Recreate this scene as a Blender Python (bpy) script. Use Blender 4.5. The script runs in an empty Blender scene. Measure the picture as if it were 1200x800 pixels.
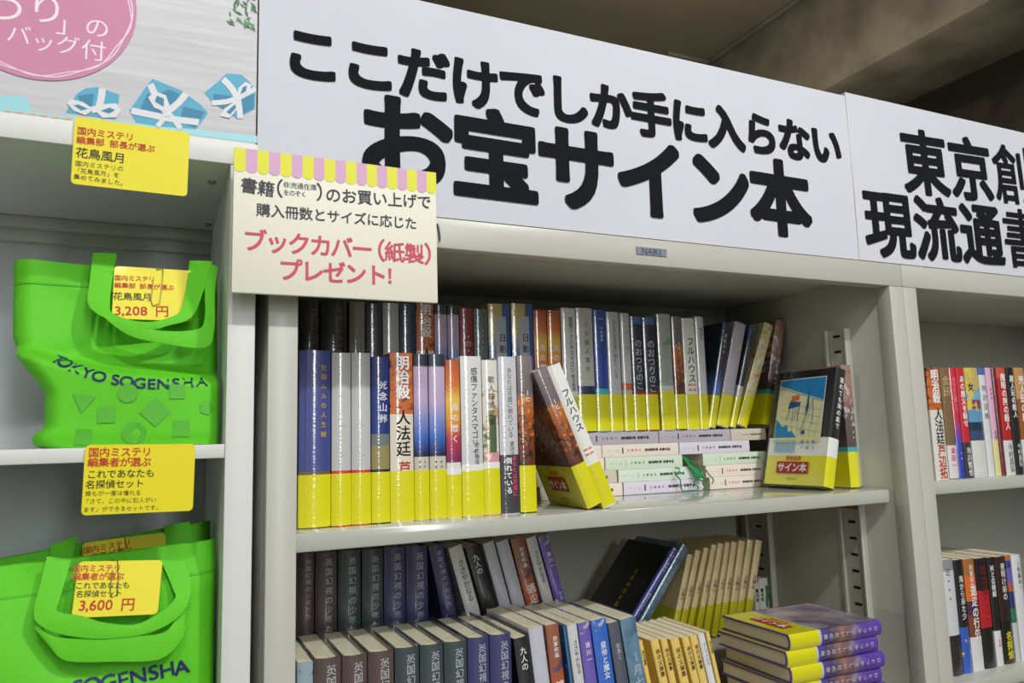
import bpy, bmesh, math, random
from mathutils import Vector, Matrix
random.seed(7)
SC = bpy.context.scene
COL = SC.collection

# ------------------------------------------------------------------ camera, world, lights, exposure
YAW, PITCH, ROLL, FPX = 0.43754, 0.12774, -0.02826, 900.0
CAMP = Vector((-0.13322, -0.80751, 0.08978))
_f = Vector((math.sin(YAW) * math.cos(PITCH), math.cos(YAW) * math.cos(PITCH), math.sin(PITCH)))
_r0 = Vector((math.cos(YAW), -math.sin(YAW), 0)); _u0 = _r0.cross(_f)
_r = _r0 * math.cos(ROLL) + _u0 * math.sin(ROLL)
_u = _u0 * math.cos(ROLL) - _r0 * math.sin(ROLL)
cam = bpy.data.cameras.new('camera'); cam_o = bpy.data.objects.new('camera', cam); COL.objects.link(cam_o)
cam.sensor_width = 36.0; cam.lens = FPX / 1200 * 36.0; cam.clip_start = 0.02
cam_o.matrix_world = Matrix(((_r.x, _u.x, -_f.x, CAMP.x), (_r.y, _u.y, -_f.y, CAMP.y), (_r.z, _u.z, -_f.z, CAMP.z), (0, 0, 0, 1)))
cam.dof.use_dof = True; cam.dof.focus_distance = 0.98; cam.dof.aperture_fstop = 9.0
SC.camera = cam_o
SC.view_settings.view_transform = 'Standard'; SC.view_settings.look = 'None'
SC.view_settings.gamma = 1.0; SC.view_settings.use_curve_mapping = False
SC.view_settings.exposure = -0.15

w = bpy.data.worlds.new('world'); SC.world = w; w.use_nodes = True
w.node_tree.nodes['Background'].inputs[0].default_value = (0.80, 0.88, 1.0, 1)
w.node_tree.nodes['Background'].inputs[1].default_value = 0.10

def area(name, loc, target, sx, sy, power, color=(1, 1, 1)):
    l = bpy.data.lights.new(name, 'AREA'); l.shape = 'RECTANGLE'; l.size = sx; l.size_y = sy; l.energy = power; l.color = color
    o = bpy.data.objects.new(name, l); COL.objects.link(o); o.location = loc
    d = Vector(target) - Vector(loc)
    o.rotation_euler = d.to_track_quat('-Z', 'Y').to_euler()
    return o
def lamp(name, loc, power, r, color=(1, 1, 1)):
    l = bpy.data.lights.new(name, 'POINT'); l.energy = power; l.shadow_soft_size = r; l.color = color
    o = bpy.data.objects.new(name, l); COL.objects.link(o); o.location = loc
    return o
area('ceiling_panel', (1.00, -2.10, 2.18), (0.35, 0.1, 0.1), 0.16, 0.10, 40, (1.0, 0.985, 0.95))
area('ceiling_panel', (-0.35, -2.10, 2.18), (0.25, 0.1, 0.1), 0.16, 0.10, 19, (1.0, 0.99, 0.97))
lamp('fill_light', (-1.3, -3.0, 1.55), 30, 0.10, (0.95, 0.98, 1.0))  # added fill, lifts the shaded front books and the white unit
area('overhead_fill', (0.35, -3.40, 2.27), (0.35, -3.40001, 0.0), 0.45, 3.4, 58, (0.97, 0.99, 1.0))  # added overhead fill, puts sheen on the wrapped spines
lamp('fill_light', (2.4, -2.7, 1.55), 20, 0.10, (1.0, 0.97, 0.92))  # second added fill, softens shade from the other side
area('spine_streak_light', (0.50, -4.6, 1.15), (0.45, 0.0, 0.1), 0.42, 2.0, 44, (0.95, 0.98, 1.0))  # added tall light behind the camera, draws streaks down the glossy spines
lamp('ceiling_fill', (1.9, 1.5, 1.25), 34, 0.10, (1.0, 0.94, 0.82))  # added out of sight behind the banner to brighten ceiling and beam

# ------------------------------------------------------------------ helpers
def lin(c):
    c = c / 255.0
    return c / 12.92 if c <= 0.04045 else ((c + 0.055) / 1.055) ** 2.4
def rgb(r, g, b): return (lin(r), lin(g), lin(b), 1.0)
def at(px, py, Y):
    """point of the plane y = Y that the photograph shows at (px, py)"""
    d = _f + _r * ((px - 600) / FPX) - _u * ((py - 400) / FPX)
    return CAMP + d * ((Y - CAMP.y) / d.y)

_mats = {}
def mat(key, color, rough=0.5, coat=0.0, spec=0.5, bump=None, noise=None, metal=0.0, trans=0.0, coat_rough=0.08, crinkle=0.0):
    if key in _mats: return _mats[key]
    m = bpy.data.materials.new(key); m.use_nodes = True
    nt = m.node_tree; b = nt.nodes['Principled BSDF']
    b.inputs['Base Color'].default_value = color; b.inputs['Roughness'].default_value = rough
    b.inputs['Metallic'].default_value = metal; b.inputs['Specular IOR Level'].default_value = spec
    if coat: b.inputs['Coat Weight'].default_value = coat; b.inputs['Coat Roughness'].default_value = coat_rough; b.inputs['Coat IOR'].default_value = 2.0 if crinkle else 1.5
    tc = nt.nodes.new('ShaderNodeTexCoord')
    if noise:                                                   # (scale, other colour, amount)
        n = nt.nodes.new('ShaderNodeTexNoise'); n.inputs['Scale'].default_value = noise[0]; n.inputs['Detail'].default_value = 6
        nt.links.new(tc.outputs['Object'], n.inputs['Vector'])
        r = nt.nodes.new('ShaderNodeValToRGB'); r.color_ramp.elements[0].position = 0.38; r.color_ramp.elements[1].position = 0.66
        nt.links.new(n.outputs['Fac'], r.inputs['Fac'])
        mx = nt.nodes.new('ShaderNodeMix'); mx.data_type = 'RGBA'
        ma = nt.nodes.new('ShaderNodeMath'); ma.operation = 'MULTIPLY'; ma.inputs[1].default_value = noise[2]
        nt.links.new(r.outputs['Color'], ma.inputs[0]); nt.links.new(ma.outputs[0], mx.inputs['Factor'])
        mx.inputs['A'].default_value = color; mx.inputs['B'].default_value = noise[1]
        nt.links.new(mx.outputs['Result'], b.inputs['Base Color'])
    if bump:                                                    # (scale, strength)
        n2 = nt.nodes.new('ShaderNodeTexNoise'); n2.inputs['Scale'].default_value = bump[0]; n2.inputs['Detail'].default_value = 4
        nt.links.new(tc.outputs['Object'], n2.inputs['Vector'])
        bp = nt.nodes.new('ShaderNodeBump'); bp.inputs['Strength'].default_value = bump[1]; bp.inputs['Distance'].default_value = 0.002
        nt.links.new(n2.outputs['Fac'], bp.inputs['Height']); nt.links.new(bp.outputs[0], b.inputs['Normal'])
    if crinkle: _crinkle(nt, b, tc, crinkle)
    _mats[key] = m
    return m
def _crinkle(nt, b, tc, amount):
    """shrink-wrap film: a wavy clear coat over the print"""
    mp = nt.nodes.new('ShaderNodeMapping'); mp.inputs['Scale'].default_value = (60, 60, 380)
    oi = nt.nodes.new('ShaderNodeObjectInfo'); add = nt.nodes.new('ShaderNodeVectorMath'); add.operation = 'ADD'
    nt.links.new(tc.outputs['Object'], add.inputs[0]); nt.links.new(oi.outputs['Random'], add.inputs[1])
    nt.links.new(add.outputs[0], mp.inputs['Vector'])
    n = nt.nodes.new('ShaderNodeTexNoise'); n.inputs['Scale'].default_value = 1.0; n.inputs['Detail'].default_value = 3
    nt.links.new(mp.outputs[0], n.inputs['Vector'])
    bp = nt.nodes.new('ShaderNodeBump'); bp.inputs['Strength'].default_value = amount; bp.inputs['Distance'].default_value = 0.0012
    nt.links.new(n.outputs['Fac'], bp.inputs['Height']); nt.links.new(bp.outputs[0], b.inputs['Coat Normal'])

def ramp_mat(key, stops, h, constant=True, coat=0.85, noise=None, crinkle=0.24, rough=0.42):
    """printed cover: colours change up the height of the book (stops: fraction, colour)"""
    if key in _mats: return _mats[key]
    m = mat(key, stops[0][1], rough, coat, 0.4, crinkle=crinkle)
    nt = m.node_tree; b = nt.nodes['Principled BSDF']
    tc = nt.nodes.new('ShaderNodeTexCoord'); sp = nt.nodes.new('ShaderNodeSeparateXYZ'); nt.links.new(tc.outputs['Object'], sp.inputs[0])
    d = nt.nodes.new('ShaderNodeMath'); d.operation = 'DIVIDE'; d.inputs[1].default_value = h; nt.links.new(sp.outputs['Z'], d.inputs[0])
    r = nt.nodes.new('ShaderNodeValToRGB'); cr = r.color_ramp; cr.interpolation = 'CONSTANT' if constant else 'LINEAR'
    cr.elements[0].position = stops[0][0]; cr.elements[0].color = stops[0][1]
    cr.elements.remove(cr.elements[1])
    for p, c in stops[1:]:
        e = cr.elements.new(p); e.color = c
    nt.links.new(d.outputs[0], r.inputs['Fac'])
    out = r.outputs['Color']
    if noise:
        for (scale, col, lo, hi, z0, z1) in noise:
            n = nt.nodes.new('ShaderNodeTexNoise'); n.inputs['Scale'].default_value = scale; n.inputs['Detail'].default_value = 5
            nt.links.new(tc.outputs['Object'], n.inputs['Vector'])
            rr = nt.nodes.new('ShaderNodeMapRange'); rr.inputs[1].default_value = lo; rr.inputs[2].default_value = hi
            nt.links.new(n.outputs['Fac'], rr.inputs[0])
            g1 = nt.nodes.new('ShaderNodeMath'); g1.operation = 'GREATER_THAN'; g1.inputs[1].default_value = z0; nt.links.new(d.outputs[0], g1.inputs[0])
            g2 = nt.nodes.new('ShaderNodeMath'); g2.operation = 'LESS_THAN'; g2.inputs[1].default_value = z1; nt.links.new(d.outputs[0], g2.inputs[0])
            a = nt.nodes.new('ShaderNodeMath'); a.operation = 'MULTIPLY'; nt.links.new(g1.outputs[0], a.inputs[0]); nt.links.new(g2.outputs[0], a.inputs[1])
            a2 = nt.nodes.new('ShaderNodeMath'); a2.operation = 'MULTIPLY'; nt.links.new(a.outputs[0], a2.inputs[0]); nt.links.new(rr.outputs[0], a2.inputs[1])
            mx = nt.nodes.new('ShaderNodeMix'); mx.data_type = 'RGBA'; nt.links.new(a2.outputs[0], mx.inputs['Factor'])
            nt.links.new(out, mx.inputs['A']); mx.inputs['B'].default_value = col; out = mx.outputs['Result']
    nt.links.new(out, b.inputs['Base Color'])
    return m

def cat_rom(P, n=5):
    out = []
    for i in range(len(P) - 1):
        p0, p1, p2, p3 = P[max(i-1, 0)], P[i], P[i+1], P[min(i+2, len(P)-1)]
        for k in range(n):
            s = k/n
            out.append(0.5*((2*p1) + (p2-p0)*s + (2*p0 - 5*p1 + 4*p2 - p3)*s*s + (3*p1 - p0 - 3*p2 + p3)*s**3))
    return out + [P[-1]]
class MB:
    def __init__(s): s.v = []; s.f = []; s.m = []
    def add(s, vs, fs, mi=0):
        o = len(s.v); s.v += [tuple(v) for v in vs]; s.f += [tuple(i + o for i in f) for f in fs]; s.m += [mi] * len(fs)
    def box(s, a, b, mi=0):
        (x0, y0, z0), (x1, y1, z1) = a, b
        s.add([(x0,y0,z0),(x1,y0,z0),(x1,y1,z0),(x0,y1,z0),(x0,y0,z1),(x1,y0,z1),(x1,y1,z1),(x0,y1,z1)],
              [(0,3,2,1),(4,5,6,7),(0,1,5,4),(1,2,6,5),(2,3,7,6),(3,0,4,7)], mi)
    def tube(s, pts, r, n=8, mi=0):
        pts = [Vector(p) for p in pts]; rings = []; base = len(s.v)
        for i, p in enumerate(pts):
            t = (pts[min(i+1, len(pts)-1)] - pts[max(i-1, 0)]).normalized()
            a = t.cross(Vector((0.31, 0.2, 0.93)))
            if a.length < 1e-3: a = t.cross(Vector((1, 0, 0)))
            a.normalize(); c = t.cross(a)
            s.v += [tuple(p + a * r * math.cos(k*2*math.pi/n) + c * r * math.sin(k*2*math.pi/n)) for k in range(n)]
        fs = []
        for i in range(len(pts)-1):
            for k in range(n):
                a0 = base + i*n + k; a1 = base + i*n + (k+1) % n
                fs.append((a0, a1, a1+n, a0+n))
        fs.append(tuple(base + k for k in range(n))[::-1]); fs.append(tuple(base + (len(pts)-1)*n + k for k in range(n)))
        s.f += fs; s.m += [mi]*len(fs)
    def build(s, name, mats, parent=None, bevel=0, smooth=None):
        me = bpy.data.meshes.new(name); me.from_pydata(s.v, [], s.f)
        for m in (mats if isinstance(mats, (list, tuple)) else [mats]): me.materials.append(m)
        for p, i in zip(me.polygons, s.m): p.material_index = i
        bm = bmesh.new(); bm.from_mesh(me)
        if bevel: bmesh.ops.bevel(bm, geom=list(bm.edges), offset=bevel, segments=2, profile=0.5, affect='EDGES')
        bm.to_mesh(me); bm.free()
        if smooth is not None or bevel:
            me.shade_smooth(); me.set_sharp_from_angle(angle=math.radians(smooth or 40))
        return link(name, me, parent)
def link(name, me, parent=None):
    o = bpy.data.objects.new(name, me); COL.objects.link(o)
    if parent is not None: o.parent = parent
    return o
def empty(name, loc=(0, 0, 0), rot=(0, 0, 0)):
    o = bpy.data.objects.new(name, None); o.empty_display_size = 0.02; COL.objects.link(o); o.location = loc; o.rotation_euler = rot
    return o
def tag(o, label, cat, group=None, kind=None):
    if label: o['label'] = label
    if cat: o['category'] = cat
    if group: o['group'] = group
    if kind: o['kind'] = kind
    return o
def struct(o, label=None):
    o['kind'] = 'structure'
    if label: o['label'] = label
    return o

# ------------------------------------------------------------------ lettering
_gl = {}
_fc = bpy.data.curves.new('glyph_source', 'FONT'); _fo = bpy.data.objects.new('glyph_source', _fc); COL.objects.link(_fo)
_fc.resolution_u = 6
def glyph(ch):
    if ch not in _gl:
        _fc.body = ch; _fc.size = 1.0
        bpy.context.view_layer.update()
        me = bpy.data.meshes.new_from_object(_fo.evaluated_get(bpy.context.evaluated_depsgraph_get()))
        vs = [(v.co.x, v.co.y) for v in me.vertices]; fs = [tuple(p.vertices) for p in me.polygons]
        xs = [v[0] for v in vs] or [0, .3]
        cjk = ord(ch) > 0x2000
        cx = 0.5 if cjk else (min(xs) + max(xs)) / 2
        wd = 1.0 if cjk else (max(xs) - min(xs)) + 0.09
        cy = 0.38 if cjk else 0.35
        _gl[ch] = ([(x - cx, y - cy) for x, y in vs], fs, wd)
        bpy.data.meshes.remove(me)
    return _gl[ch]
def strokes(off):
    """a heavier stroke is the same outline struck several times around a small circle"""
    if off <= 0.004: return [(0, 0)]
    n = 8 if off > 0.022 else 4
    if off > 0.028:                                            # large lettering: a rounded square, finely stepped
        out = []
        for k in range(24):
            c, q = math.cos(k*math.pi/12), math.sin(k*math.pi/12); m = max(abs(c), abs(q))**0.6
            out.append((off*.92*c/m, off*.92*q/m))
        return out
    if n == 8: return [(off*a, off*c) for a, c in ((-.85,-.85), (-.85,.85), (.85,-.85), (.85,.85), (0,-.9), (0,.9), (-.9,0), (.9,0))]
    return [(off*.8*a, off*.8*c) for a, c in ((-1,-1), (-1,1), (1,-1), (1,1))]
def letters(name, items, m, parent, put, off=0.0):
    """items: (character, x, z, size, rotation, width factor); put maps the (x, z) of the printed surface into the parent's space"""
    b = MB()
    for it in items:
        ch, x, z, s = it[:4]; rot = it[4] if len(it) > 4 else 0.0; wf = it[5] if len(it) > 5 else 1.0
        if ch in ' \u3000': continue
        vs, fs, _ = glyph(ch); c, sn = math.cos(rot), math.sin(rot)
        P = Vector(put(x, z)); nn = (Vector(put(x + 1e-4, z)) - P).cross(Vector(put(x, z + 1e-4)) - P).normalized()
        for li, (ou, ov) in enumerate(strokes(off)):
            e = nn * (1.2e-5 * li)
            b.add([Vector(put(x + s*(c*(u+ou)*wf - sn*(v+ov)), z + s*(sn*(u+ou)*wf + c*(v+ov)))) + e for u, v in vs], fs)
    if not b.v: return None
    return b.build(name, m, parent)
def row(text, p0, p1, size=1.0):
    """characters spread evenly from the centre p0 of the first one to the centre p1 of the last one, in (x, z)"""
    n = len(text); dx = p1[0]-p0[0]; dz = p1[1]-p0[1]; L = math.hypot(dx, dz); a = math.atan2(dz, dx); out = []
    wd = [glyph(c)[2] if c not in ' \u3000' else 0.5 for c in text]
    pos = [0.0]
    for i in range(1, n): pos.append(pos[-1] + (wd[i-1] + wd[i]) / 2)
    if n == 1: return [(text, p0[0], p0[1], size, 0.0)]
    k = L / pos[-1]
    for c, p in zip(text, pos):
        t = p / pos[-1]
        out.append((c, p0[0]+dx*t, p0[1]+dz*t, k*size, a))
    return out
def px_row(text, a, b, Y, size=1.0):
    A = at(a[0], a[1], Y); B = at(b[0], b[1], Y)
    return row(text, (A.x, A.z), (B.x, B.z), size)

# ------------------------------------------------------------------ shared materials
M_GREY = mat('grey_enamel', rgb(188, 188, 178), 0.32, 0.0, 0.5, bump=(900, 0.04))
M_GREYIN = M_GREY
M_SHELF = mat('shelf_enamel', rgb(186, 187, 178), 0.16, 0.4, 0.5)
M_WHITEP = mat('white_enamel', rgb(222, 222, 218), 0.35, bump=(700, 0.03))
M_BOARD = mat('white_laminate', rgb(212, 213, 210), 0.45)
M_SLOT = mat('slot_dark', rgb(14, 14, 14), 0.8)
M_STEEL = mat('bolt_steel', rgb(170, 172, 170), 0.3, metal=0.9)
M_PAPER = mat('banner_paper', rgb(209, 211, 220), 0.85, 0.0, 0.2, noise=(3, rgb(200, 203, 213), 0.6), bump=(9, 0.25))
M_INK = mat('black_ink', rgb(30, 31, 36), 0.7, 0.0, 0.2)
M_BINK = mat('banner_ink', rgb(27, 29, 34), 0.9, 0.0, 0.1)
M_RED = mat('red_ink', rgb(190, 40, 22), 0.6)
M_GOLD = mat('gold_print', rgb(200, 160, 60), 0.4)
M_WHITEINK = mat('white_print', rgb(236, 236, 236), 0.5)
M_PALEINK = mat('silver_print', rgb(188, 192, 196), 0.5)
M_GREYINK = mat('grey_print', rgb(95, 95, 100), 0.5)
M_ORANGEINK = mat('orange_print', rgb(225, 120, 75), 0.5)
M_GREENINK = mat('green_print', rgb(60, 160, 80), 0.5)
M_YGREENINK = mat('pale_green_print', rgb(190, 210, 110), 0.5)
M_PINKINK = mat('pink_print', rgb(226, 70, 120), 0.5)
M_YELINK = mat('yellow_print', rgb(226, 214, 40), 0.5)
M_CARD = mat('yellow_card', rgb(234, 220, 8), 0.5, 0.1)
M_CARDEDGE = M_CARD

def pages_mat():
    m = mat('page_block', rgb(224, 214, 180), 0.85)
    nt = m.node_tree; b = nt.nodes['Principled BSDF']
    tc = nt.nodes.new('ShaderNodeTexCoord'); mp = nt.nodes.new('ShaderNodeMapping'); mp.inputs['Scale'].default_value = (1600, 3, 3)
    n = nt.nodes.new('ShaderNodeTexNoise'); n.inputs['Scale'].default_value = 1.0; n.inputs['Detail'].default_value = 2
    nt.links.new(tc.outputs['Object'], mp.inputs[0]); nt.links.new(mp.outputs[0], n.inputs['Vector'])
    mx = nt.nodes.new('ShaderNodeMix'); mx.data_type = 'RGBA'; nt.links.new(n.outputs['Fac'], mx.inputs['Factor'])
    mx.inputs['A'].default_value = rgb(212, 203, 170); mx.inputs['B'].default_value = rgb(242, 236, 210)
    nt.links.new(mx.outputs['Result'], b.inputs['Base Color'])
    return m
M_PAGES = pages_mat()
def film_mat():
    m = bpy.data.materials.new('clear_film'); m.use_nodes = True; nt = m.node_tree; nt.nodes.clear()
    o = nt.nodes.new('ShaderNodeOutputMaterial'); mx = nt.nodes.new('ShaderNodeMixShader')
    t = nt.nodes.new('ShaderNodeBsdfTransparent'); g = nt.nodes.new('ShaderNodeBsdfGlossy'); g.inputs['Roughness'].default_value = 0.10
    fr = nt.nodes.new('ShaderNodeFresnel'); fr.inputs['IOR'].default_value = 1.36
    tc = nt.nodes.new('ShaderNodeTexCoord'); n = nt.nodes.new('ShaderNodeTexNoise'); n.inputs['Scale'].default_value = 45; n.inputs['Detail'].default_value = 2
    nt.links.new(tc.outputs['Object'], n.inputs['Vector'])
    bp = nt.nodes.new('ShaderNodeBump'); bp.inputs['Strength'].default_value = 0.35; bp.inputs['Distance'].default_value = 0.004
    nt.links.new(n.outputs['Fac'], bp.inputs['Height']); nt.links.new(bp.outputs[0], g.inputs['Normal']); nt.links.new(bp.outputs[0], fr.inputs['Normal'])
    mn = nt.nodes.new('ShaderNodeMath'); mn.operation = 'MINIMUM'; mn.inputs[1].default_value = 0.16; nt.links.new(fr.outputs[0], mn.inputs[0]); nt.links.new(mn.outputs[0], mx.inputs[0]); nt.links.new(t.outputs[0], mx.inputs[1]); nt.links.new(g.outputs[0], mx.inputs[2]); nt.links.new(mx.outputs[0], o.inputs[0])
    return m
M_FILM = film_mat()

# ------------------------------------------------------------------ the room
CZ = 2.30                                   # ceiling height above the middle shelf
M_CONC = mat('raw_concrete', rgb(122, 114, 98), 0.9, bump=(14, 0.6), noise=(4, rgb(82, 76, 64), 0.8))
M_CEIL = mat('ceiling_paint', rgb(112, 104, 86), 0.9, noise=(2, rgb(98, 91, 76), 0.7))
M_FLOOR = mat('floor_tile', rgb(150, 146, 138), 0.35)
M_WALL = mat('wall_paint', rgb(180, 178, 170), 0.85)
def slab(name, a, b, m):
    k = MB(); k.box(a, b); return struct(k.build(name, m))
slab('floor', (-4, -5, -1.45), (6.5, 3.9, -1.35), M_FLOOR)
slab('ceiling', (-4, -5, CZ), (6.5, 3.9, CZ + 0.1), M_CEIL)
slab('wall_back', (-4, 3.8, -1.35), (6.5, 3.9, CZ), M_CONC)
slab('wall_left', (-4.1, -5, -1.35), (-4, 3.9, CZ), M_WALL)
slab('wall_right', (6.5, -5, -1.35), (6.6, 3.9, CZ), M_WALL)
slab('wall_front', (-4, -5.1, -1.35), (6.5, -5, CZ), M_WALL)
b = MB(); b.box((2.83, -5, 1.765), (3.37, 3.8, CZ)); b.box((2.794, -5, CZ - 0.02), (2.8298, 3.8, CZ))
struct(b.build('ceiling_beam', M_CONC, bevel=0.012), 'raw concrete beam crossing the ceiling above the banner')
b = MB(); b.box((2.52, 2.62, CZ - 0.11), (2.829, 2.82, CZ - .0002)); b.box((2.512, 2.594, CZ - 0.02), (2.829, 2.6198, CZ - .0002))
struct(b.build('trim_1', M_CONC, bevel=0.004))
b = MB(); b.box((4.9, -5, -1.35), (5.2, 3.8, CZ)); struct(b.build('trim_2', M_CONC))

# ------------------------------------------------------------------ bookcases
ZR, ZB, ZT = 0.3093, 0.3452, 0.6067
def slotted_upright(x, y0, y1, z0, z1, side, parent):
    """perforated channel screwed to the inside of a side panel; side -1: it faces -x"""
    t = 0.006 * side
    b = MB(); b.box((min(x, x + t), y0, z0), (max(x, x + t), y1, z1))
    b.box((x + t, y1 - 0.004, z0), (x + 2*t, y1, z1)) if t > 0 else b.box((x + 2*t, y1 - 0.004, z0), (x + t, y1, z1))
    b.box((min(x + t, x + 2*t), y0, z0), (max(x + t, x + 2*t), y0 + 0.003, z1))
    o = b.build('slotted_upright', M_GREYIN, parent)
    z = z0 + 0.013; ym = (y0 + y1) / 2; xf = x + t * 1.02; me = None
    while z < z1 - 0.01:
        if me is None:
            k = MB(); pts = []
            for q in range(12):
                a = q / 12 * 2 * math.pi
                pts.append((0, 0.005 * math.copysign(1, math.cos(a)) + 0.0022 * math.cos(a), 0.0022 * math.sin(a)))
            n = 12; xo = 0.0004 * side
            k.add(pts + [(xo, p[1], p[2]) for p in pts], [tuple(range(n)), tuple(range(n, 2*n))[::-1]] + [(i, (i+1) % n, n + (i+1) % n, n + i) for i in range(n)])
            s = k.build('slot', M_SLOT, o); me = s.data
        else: s = link('slot', me, o)
        s.location = (xf, ym, z); z += 0.0255
def bookcase(name, x0, x1, wl, label, shelves, rail=True):
    t = empty(name, ((x0 + x1) / 2, 0.0, -1.35)); tag(t, label, 'bookcase')
    off = t.location
    def put(b, n, m=M_GREY, bev=0.0012):
        b.v = [(v[0]-off.x, v[1]-off.y, v[2]-off.z) for v in b.v]
        return b.build(n, m, t, bevel=bev)
    for s, xa, xb in ((1, x0, x0 + 0.0298), (-1, x1 - 0.0298, x1)):
        b = MB(); b.box((xa, 0, -1.35), (xb, 0.024, ZR)); put(b, 'front_post')
        b = MB(); xo = x0 + 0.0005 if s > 0 else x1 - 0.0255
        b.box((xo, 0.024, -1.35), (xo + 0.025, 0.40, ZB)); put(b, 'side_panel')
    b = MB(); b.box((x0, 0, ZR), (x1, 0.024, ZB)); b.box((x0 + .02, 0.024, ZR + .004), (x1 - .02, 0.034, ZR + 0.014)); put(b, 'top_rail', bev=0.002)
    b = MB(); b.box((x0 + 0.0255, 0.024, ZB - 0.012), (x1 - 0.0255, 0.40, ZB)); put(b, 'top_panel')
    b = MB(); b.box((x0 + 0.0255, 0.378, -1.35), (x1 - 0.0255, 0.40, ZB - 0.012)); put(b, 'back_panel')
    for z in shelves:
        b = MB(); b.box((x0 + 0.0262, 0.030, z - 0.0205), (x1 - 0.033, 0.377, z)); put(b, 'shelf', M_SHELF, bev=0.003)
    for y0, y1 in ((0.085, 0.128), (0.290, 0.350)):
        for k, (zl, zh) in enumerate(zip(shelves, [ZR + 0.02] + shelves[:-1])):
            if k == 0 and y0 > .2: y0, y1 = 0.336, 0.3765
            elif y0 > .2: y0, y1 = 0.290, 0.350
            slot_t(x1 - 0.0256, y0, y1, zl + 0.002, zh - (0.022 if k else 0.074), -1, t, off)
    b = MB(); b.box((x1 - 0.0375, 0.092, shelves[0] - 0.034), (x1 - 0.0318, 0.122, shelves[0] - 0.0212)); put(b, 'shelf_bracket', M_CLIP)
    return t
def slot_t(x, y0, y1, z0, z1, side, t, off):
    slotted_upright(x - off.x, y0 - off.y, y1 - off.y, z0 - off.z, z1 - off.z, side, t)
M_CLIP = mat('bracket_brown', rgb(150, 84, 50), 0.5)
X0, X1, X2 = -0.0298, 0.9185, 0.9187
grey = bookcase('bookcase', X0, X1, 0, 'grey steel bookcase with signed books under the large white banner', [0.0, -0.325, -0.70])
o = MB(); o.box((0.3535, -0.0012, 0.3225), (0.4, 0.0, 0.3345))
# maker's plate
A = at(745, 288, 0); B = at(781, 301, 0)
def on_case(v): return (v[0]-grey.location.x, v[1]-grey.location.y, v[2]-grey.location.z)
b = MB(); b.box((A.x, -0.0012, B.z), (B.x, 0.0002, A.z - .001)); b.v = [on_case(v) for v in b.v]
plate = b.build('maker_plate', mat('plate_grey', rgb(132, 140, 156), 0.35, metal=0.3), grey)
letters('plate_lettering', px_row('NAIKI', (754.5, 294.2), (773, 295.8), 0, 1.0), mat('plate_ink', rgb(52, 56, 70), 0.5), plate, lambda x, z: on_case((x, -0.0014, z)), 0.0)
right = bookcase('bookcase', X2, 1.87, 0, 'grey steel bookcase beside the signed-book case, with mixed coloured books', [0.006, -0.3, -0.65])

# ------------------------------------------------------------------ white display unit
def white_unit():
    t = empty('display_unit', (-0.5, 0, -1.35)); tag(t, 'white display unit holding green tote bags beside the grey bookcase', 'display shelf')
    off = t.location
    def put(b, n, m, bev=0.001):
        b.v = [(v[0]-off.x, v[1]-off.y, v[2]-off.z) for v in b.v]
        return b.build(n, m, t, bevel=bev)
    b = MB(); b.box((-0.069, 0.0, -1.35), (-0.0425, 0.318, 0.379)); put(b, 'side_panel', M_BOARD)
    b = MB(); b.box((-0.98, 0.0, -1.35), (-0.955, 0.318, 0.379)); put(b, 'side_panel', M_BOARD)
    b = MB(); b.box((-0.98, -0.001, 0.379), (-0.0425, 0.318, 0.4035)); put(b, 'top_board', M_BOARD)
    for z in (0.094, -0.22, -0.55):
        b = MB(); b.box((-0.955, 0.001, z - 0.0135), (-0.0692, 0.299, z)); put(b, 'shelf', M_BOARD)
    b = MB(); b.box((-0.955, 0.300, -1.35), (-0.069, 0.318, 0.379)); put(b, 'back_panel', M_BACK)
    b = MB(); b.box((-0.955, 0.288, 0.352), (-0.0692, 0.300, 0.3788)); put(b, 'back_rail', M_CLEAT)
    b = MB(); b.box((-0.955, 0.268, 0.366), (-0.0692, 0.288, 0.3788)); put(b, 'back_rail', M_CLEAT)
    for (x, y) in ((-0.083, 0.060), (-0.0765, 0.235)):
        b = MB(); n = 14; r = 0.0042
        vs = [(x + r*math.cos(k*2*math.pi/n), y + r*math.sin(k*2*math.pi/n), z) for z in (0.379, 0.3765) for k in range(n)]
        b.add(vs, [tuple(range(n)), tuple(range(n, 2*n))[::-1]] + [(i, (i+1) % n, n+(i+1) % n, n+i) for i in range(n)]); put(b, 'bolt', M_STEEL, 0)
    return t
M_BACK = mat('back_board', rgb(205, 212, 214), 0.45)
M_CLEAT = mat('cleat_metal', rgb(188, 192, 180), 0.45)
white_unit()

# ------------------------------------------------------------------ banners and signs
def board(name, a, b_, thick, m, edge_m, label, cat, wave=0.0):
    """upright board: front face y = a[1]"""
    (x0, z0), (x1, z1), y = a[:2], b_[:2], a[2]
    nx, nz = 40, 12; k = MB()
    vs = []
    for j in range(nz + 1):
        for i in range(nx + 1):
            u, v = i/nx, j/nz
            vs.append((x0 + (x1-x0)*u, y - wave * (0.5 + 0.5*math.sin(9*u + 3*v) * math.sin(5*v + 2*u)) * math.sin(math.pi*v)**.5, z0 + (z1-z0)*v))
    fs = [(j*(nx+1)+i, j*(nx+1)+i+1, (j+1)*(nx+1)+i+1, (j+1)*(nx+1)+i) for j in range(nz) for i in range(nx)]
    k.add(vs, fs, 0)
    k.box((x0, y + 0.0003, z0), (x1, y + thick, z1), 1)
    o = k.build(name, [m, edge_m], smooth=50)
    return tag(o, label, cat)
M_EDGE = mat('board_edge', rgb(236, 224, 196), 0.7)
YB = 0.0006
ban = board('banner', (-0.0430, 0.3458, YB), (0.8285, ZT), 0.010, M_PAPER, M_EDGE, 'long white banner with two lines of bold black lettering above the bookcase', 'banner', 0.0012)
def flat(Y): return lambda x, z: (x, Y, z)
YBL = YB - 0.0016
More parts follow.
